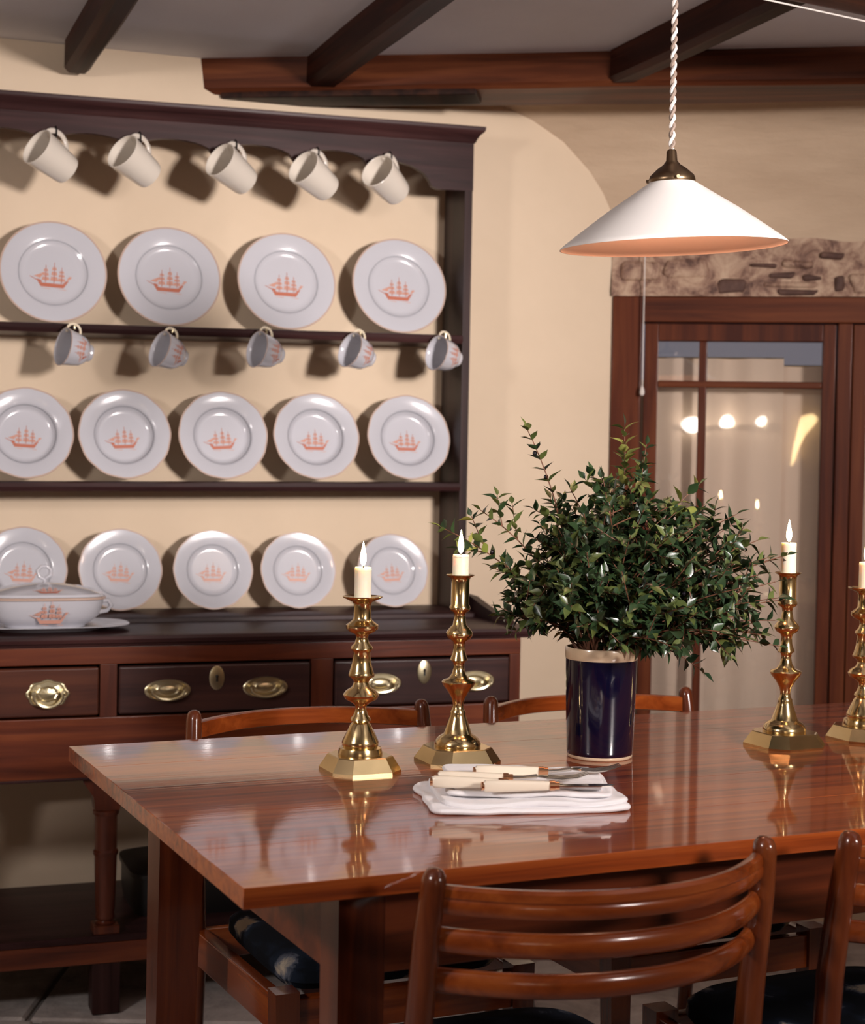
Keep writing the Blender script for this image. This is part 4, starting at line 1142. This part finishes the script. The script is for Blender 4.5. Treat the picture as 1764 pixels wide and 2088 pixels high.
def handle_bits(t, L_=0.088, hm=None):
    MB().loft([(0.0, 0.0052, 0.0040, 3), (0.003, 0.0078, 0.0058, 3), (0.02, 0.0080, 0.0056, 3), (0.06, 0.0068, 0.0050, 3), (L_, 0.0058, 0.0046, 3)], 20, Matrix.Rotation(R(90), 4, 'Y')).obj('handle', hm or M_ivory, t)
    MB().tube([(L_ - 0.001, 0, 0), (L_ + 0.006, 0, 0)], 0.0066, 14).tube([(L_ + 0.006, 0, 0), (L_ + 0.012, 0, 0)], 0.0052, 14).obj('ferrule', M_copper, t)
    MB().tube([(-0.0025, 0, 0), (0.001, 0, 0)], 0.0056, 12).obj('end_cap', M_copper, t)
def build_fork(label, loc, rz):
    t = thing('fork', label, 'fork', loc, rz, 'ivory handled cutlery on the napkins')
    handle_bits(t)
    b = MB(); b.tube([(0.098, 0, 0), (0.115, 0, 0.001), (0.132, 0, 0.003)], [0.0036, 0.0026, 0.0030], 10)
    # shoulders and three tines
    b.tube([(0.130, 0, 0.003), (0.137, 0, 0.003), (0.146, 0, 0.002)], [0.003, 0.0085, 0.0105], 12, None, [(1, 0.22)] * 3, (0, 0, 1))
    for yy_ in (-0.0085, 0.0, 0.0085):
        b.tube([(0.144, yy_, 0.002), (0.165, yy_, 0.001), (0.185, yy_, 0.0035), (0.200, yy_ * 0.96, 0.009)], [0.0019, 0.0018, 0.0016, 0.0008], 6)
    b.obj('tines', M_silver, t)
    return t
def build_knife(label, loc, rz):
    t = thing('knife', label, 'knife', loc, rz, 'ivory handled cutlery on the napkins')
    handle_bits(t)
    pr = [(0.098, -0.006), (0.108, -0.009), (0.155, -0.0095), (0.168, -0.007), (0.174, -0.001), (0.169, 0.005), (0.155, 0.0068), (0.108, 0.0065), (0.098, 0.0055)]
    MB().prism(pr, -0.0007, 0.0007, 'xy').obj('blade', M_silver, t, False)
    return t
def lay(fn, label, x, y, ang, z, nz=0):
    return fn(label, TB.p(x, y, z), TB.a + R(ang))
lay(build_knife, 'ivory handled knife nearest the viewer, its handle end at the left', 0.352, 0.300, -26, CZ)
lay(build_fork, 'ivory handled fork just behind the front knife, its handle end at the left', 0.372, 0.326, -24, CZ)
lay(build_knife, 'ivory handled knife set further right at the front of the cutlery', 0.402, 0.250, -17, CZ)
lay(build_fork, 'ivory handled fork at the back with tines beside the vase', 0.436, 0.345, -19, CZ)

# ------------------------------------------------------------------ pendant lamp
LX, LY = 0.352, 2.45
lp = thing('pendant_lamp', 'white cone pendant lamp with bronze cap on twisted cord', 'lamp', (LX, LY, 0), 0)
ZR = 1.535
tilt = Matrix.Translation((0, 0, 1.668)) @ Matrix.Rotation(R(2.6), 4, 'X') @ Matrix.Rotation(R(-2.6), 4, 'Y') @ Matrix.Translation((0, 0, -1.668))
sh_o = [(0.031, 1.633), (0.034, 1.630), (0.060, 1.613), (0.100, 1.587), (0.140, 1.5585), (0.165, 1.540), (0.1715, 1.5345), (0.1720, 1.5325)]
sh_i = [(0.1705, 1.5325), (0.1695, 1.5345), (0.163, 1.5375), (0.138, 1.5555), (0.098, 1.584), (0.058, 1.610), (0.030, 1.628)]
MB().lathe(sh_o, 72, tilt).obj('shade', M_shade_out, lp, True, 50)
MB().lathe([sh_o[-1]] + sh_i, 72, tilt).obj('shade_inside', M_shade_in, lp, True, 50)
MB().lathe([(0.033, 1.628), (0.0355, 1.632), (0.0345, 1.636), (0.0330, 1.640), (0.0285, 1.644), (0.022, 1.650), (0.013, 1.656), (0.0085, 1.662), (0.0075, 1.676), (0.005, 1.679), (0, 1.679)], 36, tilt).obj('cap', M_bronze, lp, True, 50)
for k in range(3):
    a = R(30 + 120 * k + 5)
    MB().tube([(0.031 * math.cos(a), 0.031 * math.sin(a), 1.634), (0.040 * math.cos(a), 0.040 * math.sin(a), 1.634)], 0.0028, 8, tilt).obj('screw', M_bronze, lp)
MB().sphere(Vector((0, 0, 1.585)), 0.022, 16, 12, tilt).obj('added_bulb', M_added_bulb, lp)
for k, mt in ((0, M_cord), (1, M_cord2)):
    pts = []
    n = 240
    for i in range(n + 1):
        z = 1.676 + (CEIL - 1.676) * i / n; a = 2 * math.pi * (z - 1.676) / 0.026 + k * math.pi
        pts.append((0.0026 * math.cos(a), 0.0026 * math.sin(a), z))
    MB().tube(pts, 0.0027, 6).obj('cord_strand', mt, lp)
